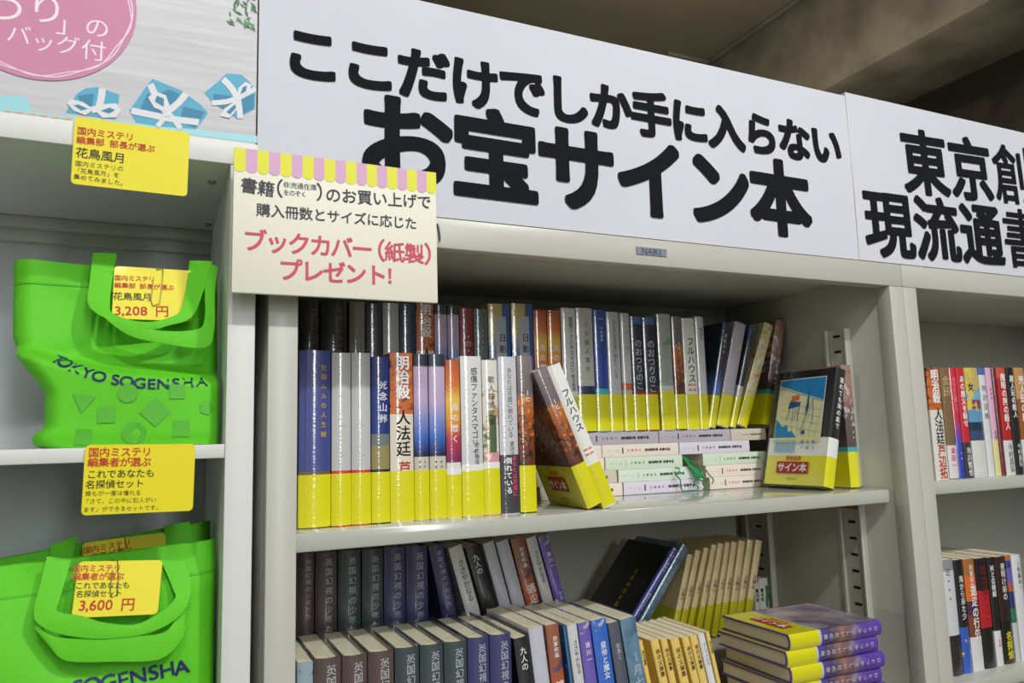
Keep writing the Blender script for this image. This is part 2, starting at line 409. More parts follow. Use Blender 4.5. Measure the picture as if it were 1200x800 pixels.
def bl(text, a, b, size, off): 
    A = at(a[0], a[1], YBL); B = at(b[0], b[1], YBL)
    return row(text, (A.x, A.z), (B.x, B.z), size)
letters('banner_lettering', bl('ここだけでしか手に入らない', (366.5, 63.5), (968, 170), 1.04, 0), M_BINK, ban, flat(YBL), 0.046)
letters('banner_lettering', bl('お宝サイン本', (476, 167), (915, 231.5), 1.04, 0), M_BINK, ban, flat(YBL), 0.044)
ban2 = board('banner', (0.8290, 0.3458, YB - .0004), (1.62, ZT + 0.006), 0.010, M_PAPER, M_EDGE, 'white banner over the bookcase beside, its two lines starting with 東京 and 現流通', 'banner', 0.001)
_b2 = bl('東京創', (1084, 190.5), (1187.5, 205), 1.0, 0) + bl('現流通書', (1042, 262), (1199, 279.5), 1.0, 0)
for dense, wt in ((False, 0.030), (True, 0.017)):
    letters('banner_lettering', [q for q in _b2 if (q[0] in '創書') == dense], M_BINK, ban2, flat(YBL - .0006), wt)

# cream sign hung across the two units
SY = -0.030
sg = empty('sign_board', at(391, 350, SY)); tag(sg, 'cream sign with a striped awning edge and pink lettering, hung in front of the posts', 'sign')
so = sg.location
TL, TR, BR, BL = at(274.5, 174, SY), at(511, 201, SY), at(513, 354, SY), at(271, 343, SY)
sx0, sx1 = (TL.x + BL.x)/2, (TR.x + BR.x)/2; sz0, sz1 = (BL.z + BR.z)/2, (TL.z + TR.z)/2
M_CREAM = mat('cream_card', rgb(234, 231, 214), 0.6)
b = MB(); b.box((sx0 - so.x, 0, sz0 - so.z), (sx1 - so.x, 0.005, sz1 - so.z)); b.build('board', M_CREAM, sg, bevel=0.0008)
M_AWY, M_AWP = mat('awning_yellow', rgb(226, 226, 62), 0.6), mat('awning_pink', rgb(214, 168, 200), 0.6)
N = 19; sw = (sx1 - sx0) / N
for k in range(N):
    b = MB(); xa = sx0 + k*sw - so.x; xb = xa + sw; zt = sz1 - so.z; zb = zt - 0.0205; r = sw/2
    pts = [(xa, zt), (xa, zb)] + [(xa + r - r*math.cos(q*math.pi/8), zb - r*0.75*math.sin(q*math.pi/8)) for q in range(1, 8)] + [(xb, zb), (xb, zt)]
    b.add([(p[0], -0.0004, p[1]) for p in pts], [tuple(range(len(pts)))]); b.build('awning_stripe', M_AWY if k % 2 == 0 else M_AWP, sg)
def sput(x, z): return (x - so.x, -0.0006, z - so.z)
M_SINK, M_SPINK = mat('sign_ink', rgb(44, 48, 62), 0.6), mat('sign_pink_ink', rgb(206, 74, 96), 0.6)
L = px_row('書籍', (292, 217.5), (312, 221), SY, 1.04) + px_row('のお買い上げで', (390.5, 228.5), (497, 236.5), SY, 1.02)
L += [('（', at(327, 220.5, SY).x - .0057, at(327, 220.5, SY).z, 0.020, 0), ('）', at(375, 225, SY).x + .0057, at(375, 225, SY).z, 0.020, 0)]
letters('sign_lettering', L, M_SINK, sg, sput, 0.012)
letters('sign_lettering', px_row('非流通在庫', (335.5, 216.5), (367.5, 219.5), SY, 1.02), M_SINK, sg, sput, 0.0)
letters('sign_lettering', px_row('をのぞく', (335.5, 225.5), (356, 227.5), SY, 1.12), M_SINK, sg, sput, 0.0)
letters('sign_lettering', px_row('購入冊数とサイズに応じた', (308.5, 246), (481.5, 261.5), SY, 1.02), M_SINK, sg, sput, 0.012)
def spread(chars, pts, size): return [(c, at(p[0], p[1], SY).x, at(p[0], p[1], SY).z, size, -0.0) for c, p in zip(chars, pts)]
letters('sign_lettering', px_row('ブックカバー', (298.5, 281.5), (424.5, 291.5), SY, 1.12), M_SPINK, sg, sput, 0.019)
letters('sign_lettering', px_row('紙製', (462.5, 295), (485.5, 297), SY, 1.05)
        + [('（', at(446, 293, SY).x - 0.0072, at(446, 293, SY).z, 0.025, 0), ('）', at(502, 297, SY).x + 0.0072, at(502, 297.5, SY).z, 0.025, 0)], M_SPINK, sg, sput, 0.019)
letters('sign_lettering', px_row('プレゼント', (340, 316), (441, 322), SY, 1.1) + [('！', at(462.5, 323.5, SY).x, at(462.5, 323.5, SY).z, 0.021, 0)], M_SPINK, sg, sput, 0.022)
for xk in (-0.058, 0.128):
    b = MB(); b.box((xk - so.x - .004, 0.005, 0.36 - so.z), (xk - so.x + .004, 0.0278, 0.372 - so.z)); b.build('hanging_clip', mat('clip_dark', rgb(70, 72, 70), 0.4), sg)
P = [(513.3, 262), (515, 267), (516, 273), (516.6, 278), (516.4, 282)]
b = MB(); b.tube([at(p[0] - 1, p[1], -0.002) for p in P], 0.0011, 6)
tag(b.build('wire_hook', mat('hook_dark', rgb(80, 82, 78), 0.4)), 'small dark curved hook on the grey rail beside the cream sign', 'hook')

# yellow cards
def rounded(w_, h_, r, n=5):
    pts = []
    for cx, cz, a0 in ((w_-r, h_-r, 0), (r, h_-r, 90), (r, r, 180), (w_-r, r, 270)):
        for k in range(n + 1):
            a = math.radians(a0 + 90*k/n); pts.append((cx + r*math.cos(a), cz + r*math.sin(a)))
    return pts
def yellow_card(name, corners, Y, lines, label, group=None, cat='card', clip=None, r=0.004):
    """corners TL TR BR BL in the photograph, all on one upright plane; lines: text, first centre, last centre, ink, weight"""
    P = [at(c[0], c[1], y) for c, y in zip(corners, Y if isinstance(Y, (list, tuple)) else [Y]*4)]
    ctr = sum(P, Vector()) / 4
    ex = ((P[1]-P[0]) + (P[2]-P[3])) / 2; ez = ((P[0]-P[3]) + (P[1]-P[2])) / 2
    W, H = ex.length, ez.length; ex = ex.normalized(); ez = (ez - ex * ez.dot(ex)).normalized(); ey = ez.cross(ex)
    M = Matrix(((ex.x, ey.x, ez.x, ctr.x), (ex.y, ey.y, ez.y, ctr.y), (ex.z, ey.z, ez.z, ctr.z), (0, 0, 0, 1)))
    t = empty(name); t.matrix_world = M; tag(t, label, cat, group)
    pts = [(x - W/2, z - H/2) for x, z in rounded(W, H, r)]; n = len(pts)
    b = MB(); b.add([(x, 0, z) for x, z in pts] + [(x, 0.0008, z) for x, z in pts],
                    [tuple(range(n)), tuple(range(n, 2*n))[::-1]] + [(i, n+i, n+(i+1) % n, (i+1) % n) for i in range(n)])
    b.build('card_face', M_CARD, t)
    Mi = M.inverted()
    def hit(p):                                              # the point of the card's own face that the photograph shows at p
        d = _f + _r * ((p[0]-600)/FPX) - _u * ((p[1]-400)/FPX)
        k = (ctr - CAMP).dot(ey) / d.dot(ey)
        q = Mi @ (CAMP + d*k); return (q.x, q.z)
    for text, a, c, ink, off, s in lines:
        letters('card_lettering', row(text, hit(a), hit(c), s), ink, t, lambda x, z: (x, -0.0003, z), off)
    if clip:
        b = MB(); q = [hit(p) for p in clip]
        b.tube([(x, -0.0012, z) for x, z in q], 0.0005, 6); b.build('paper_clip', mat('clip_steel', rgb(120, 110, 60), 0.35, metal=0.6), t)
    return t
M_CINK = mat('card_ink', rgb(28, 26, 18), 0.6)
yellow_card('shelf_card', [(88, 137), (222, 154.5), (219.5, 231), (82.5, 214)], -0.0042, [
    ('国内ミステリ', (96, 153.5), (152, 160.5), M_RED, .02, 1.03), ('編集部 部長が選ぶ', (95, 164), (176.5, 174), M_RED, .02, 1.0), ('花鳥風月', (96, 179), (140, 185), M_CINK, .012, 1.03),
    ('国内ミステリの', (92, 191.5), (141, 197.5), M_CINK, 0, .98), ('「花鳥風月」を', (90, 199.5), (136.5, 205), M_CINK, 0, .98), ('集めてみました。', (90, 207), (145, 215), M_CINK, 0, .98)],
    'yellow card with 花鳥風月 on the edge of the top white board')
yellow_card('shelf_card', [(102.5, 521), (230, 520), (225, 598), (92.5, 604)], -0.0016, [
    ('国内ミステリ', (110, 529.8), (172, 529), M_RED, .02, 1.04), ('編集者が選ぶ', (109, 541.4), (171, 541), M_RED, .02, 1.04), ('これであなたも', (107.5, 555.5), (176, 554), M_CINK, .012, 1.03),
    ('名探偵セット', (106, 567.5), (163.5, 566), M_CINK, .012, 1.03), ('誰もが一度は憧れる', (103.5, 578), (162, 577), M_CINK, 0, .98), ('「さて、この中に犯人がい', (101, 587.3), (180, 585.3), M_CINK, 0, .98),
    ('ます」ができるセットです。', (101, 597), (186, 594.3), M_CINK, 0, .98)], 'yellow card with seven lines of text on the edge of the middle white shelf')

# poster standing on the white unit
PY = 0.0010
pz0 = 0.4037; px1 = -0.0446
po = empty('poster_board', (-0.23, PY, pz0)); tag(po, 'gift poster with a pink circle and blue boxes tied in white ribbon', 'poster')
oo = po.location
M_WOODP = mat('poster_planks', rgb(218, 216, 220), 0.75, 0.0, 0.2)
_nt = M_WOODP.node_tree; _tc = _nt.nodes.new('ShaderNodeTexCoord'); _mp = _nt.nodes.new('ShaderNodeMapping'); _mp.inputs['Scale'].default_value = (6, 1, 150)
_n = _nt.nodes.new('ShaderNodeTexNoise'); _n.inputs['Scale'].default_value = 1; _n.inputs['Detail'].default_value = 5
_nt.links.new(_tc.outputs['Object'], _mp.inputs[0]); _nt.links.new(_mp.outputs[0], _n.inputs['Vector'])
_mx = _nt.nodes.new('ShaderNodeMix'); _mx.data_type = 'RGBA'; _nt.links.new(_n.outputs['Fac'], _mx.inputs['Factor'])
_mx.inputs['A'].default_value = rgb(188, 186, 190); _mx.inputs['B'].default_value = rgb(232, 232, 238)
_nt.links.new(_mx.outputs['Result'], _nt.nodes['Principled BSDF'].inputs['Base Color'])
b = MB(); b.box((-0.52 - oo.x, 0, 0), (px1 - oo.x, 0.004, 0.34)); b.build('board', M_WOODP, po, bevel=0.0005)
def polys(name, plist, m, d, parent=po):
    """flat printed shapes; each outline in photograph pixels on the poster's plane"""
    for i, p in enumerate(plist):
        w_ = [at(q[0], q[1], PY) for q in p]; b = MB()
        b.add([(q.x - oo.x, -d - 2e-5*i, max(q.z - oo.z, 0.0006)) for q in w_], [tuple(range(len(w_)))])
        b.build(name, m, parent)
def ribbon_px(pts, wd):
    """outline of a ribbon of width wd along a bent line (all in quarter pixels)"""
    P = cat_rom([Vector((x, y, 0)) for x, y in pts], 5); A, B = [], []
    for i, p in enumerate(P):
        t = P[min(i+1, len(P)-1)] - P[max(i-1, 0)]; n = Vector((-t.y, t.x, 0)).normalized() * wd/2
        A.append(((p+n).x/4, (p+n).y/4)); B.append(((p-n).x/4, (p-n).y/4))
    return A, B
def ribbons(name, items, m, d):
    k = 0
    for pts, wd in items:
        A, B = ribbon_px(pts, wd); b = MB(); V = []
        for a_, c_ in zip(A, B):
            for q in (a_, c_):
                w_ = at(q[0], q[1], PY); V.append((w_.x - oo.x, -d - 2e-5*k, max(w_.z - oo.z, 0.0006)))
        b.add(V, [(2*i, 2*i+1, 2*i+3, 2*i+2) for i in range(len(A)-1)]); b.build(name, m, po); k += 1
def q4(p): return [(x/4, y/4) for x, y in p]
M_PBLUE, M_PBLUED, M_RIB, M_PPINK = mat('gift_blue', rgb(84, 170, 200), 0.6), mat('gift_blue_side', rgb(56, 132, 168), 0.6), mat('gift_ribbon', rgb(222, 222, 226), 0.6), mat('circle_pink', rgb(206, 138, 168), 0.6, 0.0, 0.3)
polys('base_strip', [[(-40, 110), (32, 113), (37, 131), (304, 159.5), (304, 168), (-40, 136)]], mat('strip_blue', rgb(152, 212, 220), 0.4), 0.0003)
polys('base_strip', [[(k, 129.2 + k*0.123), (k + 9, 127.8 + (k+9)*0.123), (k + 9, 131 + (k+9)*0.123), (k, 131.5 + k*0.123)] for k in range(-10, 84, 14)], mat('dash_orange', rgb(232, 176, 96), 0.4), 0.0005)
polys('gift_print', [q4([(400,415),(455,408),(560,445),(556,480),(540,560),(310,528),(330,490),(360,440)]),
                     q4([(715,370),(850,425),(940,490),(975,530),(920,606),(740,592),(640,575),(605,520),(655,450),(690,400)]),
                     q4([(1060,345),(1130,350),(1160,375),(1198,420),(1195,510),(1110,555),(1060,520),(1000,485),(958,435),(1020,385)])], M_PBLUE, 0.0004)
polys('gift_print', [q4([(365,450),(440,440),(430,520),(400,520)]), q4([(690,440),(735,445),(790,420),(840,440),(800,520),(740,560),(650,530)]), q4([(1000,440),(1080,450),(1110,500),(1060,520),(1000,480)]),
                     q4([(860,500),(960,525),(915,600),(840,570)]), q4([(1130,470),(1190,440),(1190,505),(1120,545)])], M_PBLUED, 0.0006)
ribbons('ribbon_print', [([(480,416),(474,465),(458,522)], 34), ([(616,520),(700,537),(800,558),(932,574)], 30), ([(704,396),(735,460),(782,532)], 32), ([(872,440),(840,480),(780,530)], 32), ([(780,530),(815,560),(846,604)], 26), ([(780,530),(765,560),(738,594)], 24),
    ([(1045,372),(1085,415),(1115,462)], 30), ([(1115,462),(1060,478),(992,484)], 24), ([(1115,462),(1155,440),(1197,418)], 24), ([(1115,462),(1122,510),(1126,556)], 28)], M_RIB, 0.0008)
polys('bow_print', [q4([(440,515),(390,480),(330,466),(314,486),(345,520),(400,542)]), q4([(440,515),(490,490),(545,486),(568,518),(546,552),(480,554)]), q4([(782,532),(722,505),(694,458),(728,430),(777,448),(795,495)]),
    q4([(1115,464),(1116,415),(1150,385),(1178,400),(1165,438)]), q4([(1115,466),(1050,512),(1032,545),(1075,556),(1114,512)]),
    q4([(426,502),(452,498),(460,528),(434,534)]), q4([(766,518),(796,516),(800,546),(770,548)]), q4([(1102,450),(1128,450),(1130,476),(1104,478)])], M_RIB, 0.0011)
polys('bow_fold_print', [q4([(412,512),(368,492),(346,496),(382,520)]), q4([(472,521),(515,506),(540,518),(512,534)]), q4([(768,503),(726,478),(735,450),(768,464)]), q4([(1127,444),(1136,412),(1158,403),(1152,430)]), q4([(1102,490),(1060,527),(1078,538),(1106,508)])], M_PBLUED, 0.0013)
C0 = at(46, -4, PY); R0 = (at(160.5, 8, PY) - C0).x
def disc(r, n=72): return [(C0.x + r*math.cos(k*2*math.pi/n) - oo.x, C0.z + r*math.sin(k*2*math.pi/n) - oo.z) for k in range(n)]
b = MB(); d_ = disc(R0); b.add([(x, -0.0010, z) for x, z in d_], [tuple(range(len(d_)))]); b.build('pink_circle', M_PPINK, po)
b = MB(); n = 72
for rr, amp, ph in ((0.94, 0.012, 0.0), (0.93, 0.02, 1.5)):
    for k in range(n):
        v = []; dz_ = 0.0012 if ph == 0.0 else 0.00124
        for kk in (k, k+1):
            a = kk*2*math.pi/n
            for e in (0.0, 0.014):
                r = R0*(rr + amp*math.cos(9*a + ph) + e); v.append((C0.x + r*math.cos(a) - oo.x, -dz_, C0.z + r*math.sin(a) - oo.z))
        b.add(v, [(0, 1, 3, 2)])
b.build('circle_border', mat('border_white', rgb(232, 208, 222), 0.4), po)
L = []
for ch, p, s in (('つ', (4, 9), .036), ('り', (55, 11), .034), ('」', (82, 30), .024), ('の', (114, 33), .0225), ('バ', (22, 41), .021), ('ッ', (51, 50), .021), ('グ', (80, 53.5), .021), ('付', (110, 59.5), .0225)):
    P = at(p[0], p[1], PY); L.append((ch, P.x - oo.x, P.z - oo.z, s, 0))
letters('poster_lettering', L, mat('letter_pale', rgb(238, 220, 230), 0.4), po, lambda x, z: (x, -0.0013, z), 0.0)
rnd = random.Random(3); pl = []
for k in range(40):
    cx, cy = 286 + rnd.uniform(-17, 14), 13 + rnd.uniform(-22, 20); a = rnd.uniform(-0.3, 2.4) ; l_ = rnd.uniform(7, 13)
    dx, dy = math.cos(a)*l_, math.sin(a)*l_
    pl.append([(cx - dx*.5, cy - dy*.5), (cx + dy*.14, cy - dx*.14), (cx + dx*.5, cy + dy*.5), (cx - dy*.14, cy + dx*.14)])
polys('plant_print', pl[:20], mat('plant_green', rgb(70, 140, 70), 0.5), 0.0004); polys('plant_print', pl[20:], mat('plant_green_dark', rgb(40, 96, 50), 0.5), 0.0006)

# ------------------------------------------------------------------ green tote bags
M_BAG = mat('green_nonwoven', rgb(98, 202, 40), 0.6, bump=(420, 0.25), spec=0.25)
M_NAVY = mat('navy_print', rgb(26, 40, 96), 0.6)
M_PKG = mat('package_print', rgb(86, 182, 46), 0.55)
def lerp_table(tab, z):
    for a, b_ in zip(tab, tab[1:]):
        if z <= b_[0]:
            t = max(0, (z - a[0]) / (b_[0] - a[0])); t = t*t*(3 - 2*t) * .5 + t * .5
            return [p + (q - p)*t for p, q in zip(a[1:], b_[1:])]
    return list(tab[-1][1:])
def tote_bag(loc, tab, xr, depth, folds, label, top=None, slab=None):
    """tab: height, x of the side seam, y of the front panel"""
    t = empty('tote_bag', loc); tag(t, label, 'bag', 'green tote bags in the white unit')
    def yf(x, z):
        xl, y = lerp_table(tab, z); u = (x - xl) / (xr - xl)
        y += sum(a * math.sin(fx*x + fz*z + ph) for a, fx, fz, ph in folds) * min(1, max(0, (z - tab[0][0]) / 0.03))
        if slab: y = slab(x, z, xl, y)
        y += 0.016 * max(0, 1 - u/0.10)**2 + 0.016 * max(0, (u - 0.92)/0.08)**2
        return y
    nx, nz = 48, 56; z0, z1 = tab[0][0], tab[-1][0]; V = []; b = MB()
    for side in (0, 1):
        for j in range(nz + 1):
            for i in range(nx + 1):
                v = j/nz; u = i/nx
                z = z0 + (z1 - z0)*v; xl = lerp_table(tab, z)[0]; x = xl + (xr - xl)*u
                zz = z + (top(x) if top else 0) * v**2
                y = yf(x, z)
                if side:
                    e = min(1, min(u, 1-u)*9); y = y + 0.0015 + depth * e**.6 * (1 - 0.8*v**2)
                V.append((x - loc[0], y - loc[1], zz - loc[2]))
    S = (nx+1)*(nz+1); F = []
    for j in range(nz):
        for i in range(nx):
            a = j*(nx+1)+i; F.append((a, a+1, a+nx+2, a+nx+1)); F.append((S+a, S+a+nx+1, S+a+nx+2, S+a+1))
    for j in range(nz):
        a = j*(nx+1); F.append((a, a+nx+1, S+a+nx+1, S+a)); c = a+nx; F.append((c, S+c, S+c+nx+1, c+nx+1))
    for i in range(nx):
        F.append((i, S+i, S+i+1, i+1))
    b.add(V, F); b.build('bag_body', M_BAG, t, smooth=60)
    # hem stitched along the mouth
    h = MB(); hv = []
    for i in range(nx + 1):
        for v in (0.865, 0.875):
            z = z0 + (z1-z0)*v; xl = lerp_table(tab, z)[0]; x = xl + (xr-xl)*i/nx
            hv.append((x - loc[0], yf(x, z) - 0.0008 - loc[1], z + (top(x) if top else 0)*v**2 - loc[2]))
    h.add(hv, [(2*i, 2*i+2, 2*i+3, 2*i+1) for i in range(nx)]); h.build('hem_seam', mat('hem_green', rgb(80, 186, 32), 0.7), t)
    return t, yf
def strap(bag, pairs, Ys):
    """a webbing handle: both of its edges, with their depth"""
    A = cat_rom([at(p[0][0], p[0][1], y) for p, y in zip(pairs, Ys)]); B = cat_rom([at(p[1][0], p[1][1], y + .0015) for p, y in zip(pairs, Ys)])
    o = bag.location; b = MB(); V = []; n = len(A)
    for a, c in zip(A, B):
        for k in range(5):
            q = a.lerp(c, k/4); V.append((q.x-o.x, q.y-o.y - .0006*math.sin(k/4*math.pi), q.z-o.z))
    for v in list(V): V.append((v[0], v[1] + 0.0022, v[2]))
    F = []; S = 5*n
    for i in range(n-1):
        for k in range(4):
            q = i*5+k; F.append((q, q+1, q+6, q+5)); F.append((S+q, S+q+5, S+q+6, S+q+1))
        F.append((i*5, i*5+5, S+i*5+5, S+i*5)); F.append((i*5+4, S+i*5+4, S+i*5+9, i*5+9))
    b.add(V, F); return b.build('handle', M_BAG, bag, smooth=60)
def bag_letters(bag, yf, chars, size, wf, Y, off=0.02):
    L = []
    for i, (c, p) in enumerate(chars):
        P = at(p[0], p[1], Y); a = p[2] if len(p) > 2 else 0
        L.append((c, P.x, P.z, size, a, wf))
    o = bag.location
    letters('bag_lettering', L, M_NAVY, bag, lambda x, z: (x - o.x, yf(x, z) - 0.0009 - o.y, z - o.z), off)

def boxed(x, z, xl, y):
    """a flat parcel stands in the foot of the bag; the cloth folds back over its upper edge"""
    zf = 0.1545 + 0.026*math.exp(-((x - xl)/0.045)**2) + 0.003*math.sin(30*x)
    t = min(1, max(0, (z - zf)/0.020)); t = t*t*(3-2*t)
    front = 0.0245 + 0.0012*math.sin(40*x + 25*z) + max(0, 0.106 - z)*0.4
    u = max(0, z - zf)
    crease = 0.006*math.exp(-((z - 0.205 - 0.35*(x + 0.16))/0.012)**2) - 0.004*math.exp(-((z - 0.235 + 0.5*(x + 0.16))/0.014)**2)
    return front*(1-t) + (0.056 + u*0.28 + 0.003*math.sin(33*x - 20*z) + crease)*t
bagA, yA = tote_bag((-0.16, 0.06, 0.0945), [(0.0945, -0.228, 0.036), (0.099, -0.236, 0.030), (0.106, -0.236, 0.028), (0.114, -0.227, 0.025), (0.146, -0.228, 0.026), (0.158, -0.235, 0.038), (0.170, -0.245, 0.056),
    (0.185, -0.254, 0.066), (0.205, -0.2615, 0.074), (0.24, -0.264, 0.08), (0.284, -0.2665, 0.086)], -0.0722, 0.05,
    [(0.0040, 26, 30, 0.5), (0.0026, 50, -38, 1.0), (0.0012, 90, 60, 0.0)], 'green tote bag on the middle white shelf, holding a 3,208 yen card', slab=boxed)
strap(bagA, [((120,370),(136,372)), ((150,392),(150,377)), ((190,402),(185,387)), ((240,407),(230,386)), ((251,387),(240,372)), ((252,340),(240,335)), ((256,312),(243,308))], [.034,.028,.024,.024,.03,.05,.066])
strap(bagA, [((109,296),(137,297)), ((105,330),(131,332)), ((103,355),(129,353)), ((118,370),(131,366)), ((142,379),(150,374)), ((175,386),(172,377)), ((198,381),(192,374)), ((224,372),(212,364)), ((237,345),(217,345)), ((249,306),(222,305))],
      [.072,.055,.044,.036,.03,.026,.026,.03,.044,.066])
bag_letters(bagA, yA, [('T',(67,419,-.4)), ('O',(76,424,-.38)), ('K',(90,431,-.33)), ('Y',(103,437,-.26)), ('O',(117,441.5,-.2)), ('S',(136,445.5,-.1)), ('O',(149,447.5,-.06)), ('G',(164,449.5,-.04)),
    ('E',(178,450.5,0)), ('N',(191,450.5,.02)), ('S',(206,449.5,.04)), ('H',(220,448.5,.05)), ('A',(236,447,.06))], 0.0145, 1.12, 0.034, .02)
b = MB(); oA = bagA.location
for (cx, cy, r, n, a0) in ((125,486,13,4,.785), (182,483,17,4,0), (212,502,13,4,.785), (150,461,11,14,0), (157,507,13,14,0), (98,470,14,3,.4), (208,459,12,4,.785), (98,512,12,4,.7), (242,478,9,5,0)):
    P = at(cx, cy, .027); rr = r*0.00083; pts = []
    for k in range(n): pts.append((P.x + rr*math.cos(a0 + k*2*math.pi/n), P.z + rr*math.sin(a0 + k*2*math.pi/n)))
    b.add([(x - oA.x, yA(x, z) - .0011 - oA.y, z - oA.z) for x, z in pts], [tuple(range(n))])
b.build('package_print', M_PKG, bagA)
yellow_card('price_card', [(136, 312.5), (221, 316), (231, 377.5), (129, 372)], [.060, .060, .046, .046], [
    ('国内ミステリ', (138, 325.5), (178, 327), M_RED, .02, 1.03), ('編集部 部長が選ぶ', (138, 334), (200, 337), M_RED, .02, 1.0), ('花鳥風月', (138, 347), (172.5, 348), M_CINK, .012, 1.03),
    ('3,208 円', (138, 364), (190, 364.5), M_RED, .02, 1.0)], 'yellow 3,208 yen card clipped inside the strap of the green bag', 'price cards clipped to the bags',
    clip=[(183, 316), (191, 316), (190, 335), (187, 356), (179, 359), (177, 352), (180, 330)])

bagB, yB = tote_bag((-0.17, 0.13, -0.2195), [(-0.2195, -0.30, 0.118), (-0.15, -0.30, 0.108), (-0.06, -0.30, 0.112), (-0.004, -0.30, 0.125)], -0.0722, 0.06,
    [(0.002, 30, 22, 0.2), (0.0016, 60, -30, 2.0)], 'darker green tote bag standing behind the front one on the low white shelf', top=lambda x: 0.012*(x + 0.19)/0.1)
strap(bagB, [((92,628),(60,638)), ((88,640),(58,652)), ((84,660),(50,672))], [.105,.100,.098]); strap(bagB, [((192,616),(222,611)), ((194,636),(226,634)), ((196,660),(232,662))], [.105,.100,.098])
yellow_card('price_card', [(95, 639), (192.5, 621), (197, 680), (100, 690)], .094, [
    ('国内ミステリ', (102, 644.5), (149, 635.5), M_RED, .02, 1.03), ('編集者が選ぶ', (101, 654), (150, 644.5), M_RED, .02, 1.03), ('これであなたも', (103, 664), (155, 654), M_CINK, .012, 1.03)],
    'tilted yellow card on the rear green bag, half hidden by the 3,600 yen card', 'price cards clipped to the bags', clip=[(141, 628), (146, 627), (148, 640), (143, 650), (139, 640)])
bagC, yC = tote_bag((-0.17, 0.06, -0.2195), [(-0.2195, -0.31, 0.040), (-0.20, -0.31, 0.03), (-0.12, -0.31, 0.028), (-0.05, -0.31, 0.042), (-0.010, -0.31, 0.056)], -0.0722, 0.05,
    [(0.005, 22, 30, 1.2), (0.003, 44, -40, 0.4), (0.0012, 95, 50, 0)], 'bright green tote bag in front on low white shelf, with a 3,600 yen card', top=lambda x: 0.006*(x + 0.19)/0.1)
strap(bagC, [((40,735),(46,728)), ((58,757),(52,740)), ((78,774),(78,748)), ((130,775),(128,746)), ((187,772),(186,743)), ((213,748),(204,728)), ((219,722),(213,704))], [.022,.018,.016,.014,.016,.02,.026])
strap(bagC, [((55,652),(84,655)), ((47,685),(76,682)), ((40,712),(70,702)), ((44,730),(68,716)), ((72,743),(96,722)), ((120,748),(125,730)), ((175,741),(165,730)), ((212,720),(203,704)), ((224,690),(202,688)), ((217,658),(188,656))],
      [.040,.030,.022,.018,.016,.014,.016,.020,.028,.040])
bag_letters(bagC, yC, [('S',(92,804,.12)), ('O',(108,801,.14)), ('G',(127,797.5,.15)), ('E',(145,794.5,.15)), ('N',(162,791.5,.15)), ('S',(180,788,.15)), ('H',(196,785.5,.15)), ('A',(213,782.5,.15))], 0.0185, 1.08, 0.030, .022)
yellow_card('price_card', [(84, 659), (186, 656), (189.5, 719), (92, 722.5)], [.034, .034, .0225, .0225], [
    ('国内ミステリ', (89.5, 665.8), (137.5, 665.3), M_RED, .02, 1.03), ('編集者が選ぶ', (90, 675.3), (140.5, 675), M_RED, .02, 1.03), ('これであなたも', (93, 686), (148, 685.3), M_CINK, .012, 1.03),
    ('名探偵セット', (93.5, 695.7), (139, 694.7), M_CINK, .012, 1.03), ('3,600 円', (96.5, 709.3), (150, 707.7), M_RED, .02, 1.0)], 'yellow 3,600 yen card clipped to the front green bag', 'price cards clipped to the bags',
    clip=[(130, 656), (138, 656), (138.5, 680), (137, 697), (131, 700), (129, 690), (132, 668)])

# ------------------------------------------------------------------ books
def prof(x, w_, b): return b * min(1.0, abs(2*x/w_))**2.2
def u_shell(w_, d, h, b, t, off=0.0, z0=0.0, n=14):
    """wrap-round cover: a U open at the fore-edge, spine in front"""
    wo = w_ + 2*off
    xs = [-wo/2 + wo*k/n for k in range(n+1)]
    out = [(-wo/2, d)] + [(x, prof(x, wo, b) - off) for x in xs] + [(wo/2, d)]
    wi = w_ - 2*t
    inn = [(-wi/2, d)] + [(-wi/2 + wi*k/n, max(prof(-wi/2 + wi*k/n, wi, b), 0) + t) for k in range(n+1)] + [(wi/2, d)]
    m = len(out); V = []
    for z in (z0, h):
        V += [(x, y, z) for x, y in out] + [(x, y, z) for x, y in inn]
    F = []
    for i in range(m-1):
        F.append((i, i+1, 2*m+i+1, 2*m+i)); F.append((m+i, 3*m+i, 3*m+i+1, m+i+1))
        F.append((i, m+i, m+i+1, i+1)); F.append((2*m+i, 2*m+i+1, 3*m+i+1, 3*m+i))
    F.append((0, 2*m, 3*m, m)); F.append((m-1, 2*m-1, 4*m-1, 3*m-1))
    k = MB(); k.add(V, F); return k
def page_mesh(w_, d, h, b, t, ins):
    k = MB(); n = 8; wi = w_ - 2*t - 0.0004
    pts = [(-wi/2 + wi*q/n, prof(-wi/2 + wi*q/n, wi, b) + t + 0.0003) for q in range(n+1)] + [(wi/2, d - ins), (0, d - ins - 0.001), (-wi/2, d - ins)]
    m = len(pts)
    k.add([(x, y, z) for z in (ins*.6, h - ins*.6) for x, y in pts], [tuple(range(m))[::-1], tuple(range(m, 2*m))] + [(i, (i+1) % m, m+(i+1) % m, m+i) for i in range(m)])
    return k
_obi_mats = {}
def obi_mat(ho, strip):
    key = 'band_%s' % (strip or 'plain')
    k2 = (key, round(ho, 3))
    if k2 not in _obi_mats:
        cols = {None: None, 'white': rgb(236, 236, 232), 'grey': rgb(206, 206, 208), 'teal': rgb(60, 168, 172), 'sky': rgb(186, 196, 226), 'white_tall': rgb(232, 234, 234)}
        if strip: _obi_mats[k2] = ramp_mat('paper_band_%s_%d' % (strip, round(ho*1000)), [(0, OBI), (0.62 if strip == 'white_tall' else 0.93 if strip == 'sky' else 0.88, cols[strip])], ho, crinkle=0.22)
        else: _obi_mats[k2] = mat('paper_band_yellow', OBI, 0.4, 0.85, 0.4, crinkle=0.22)
    return _obi_mats[k2]
OBI = rgb(224, 218, 14)
D = {}
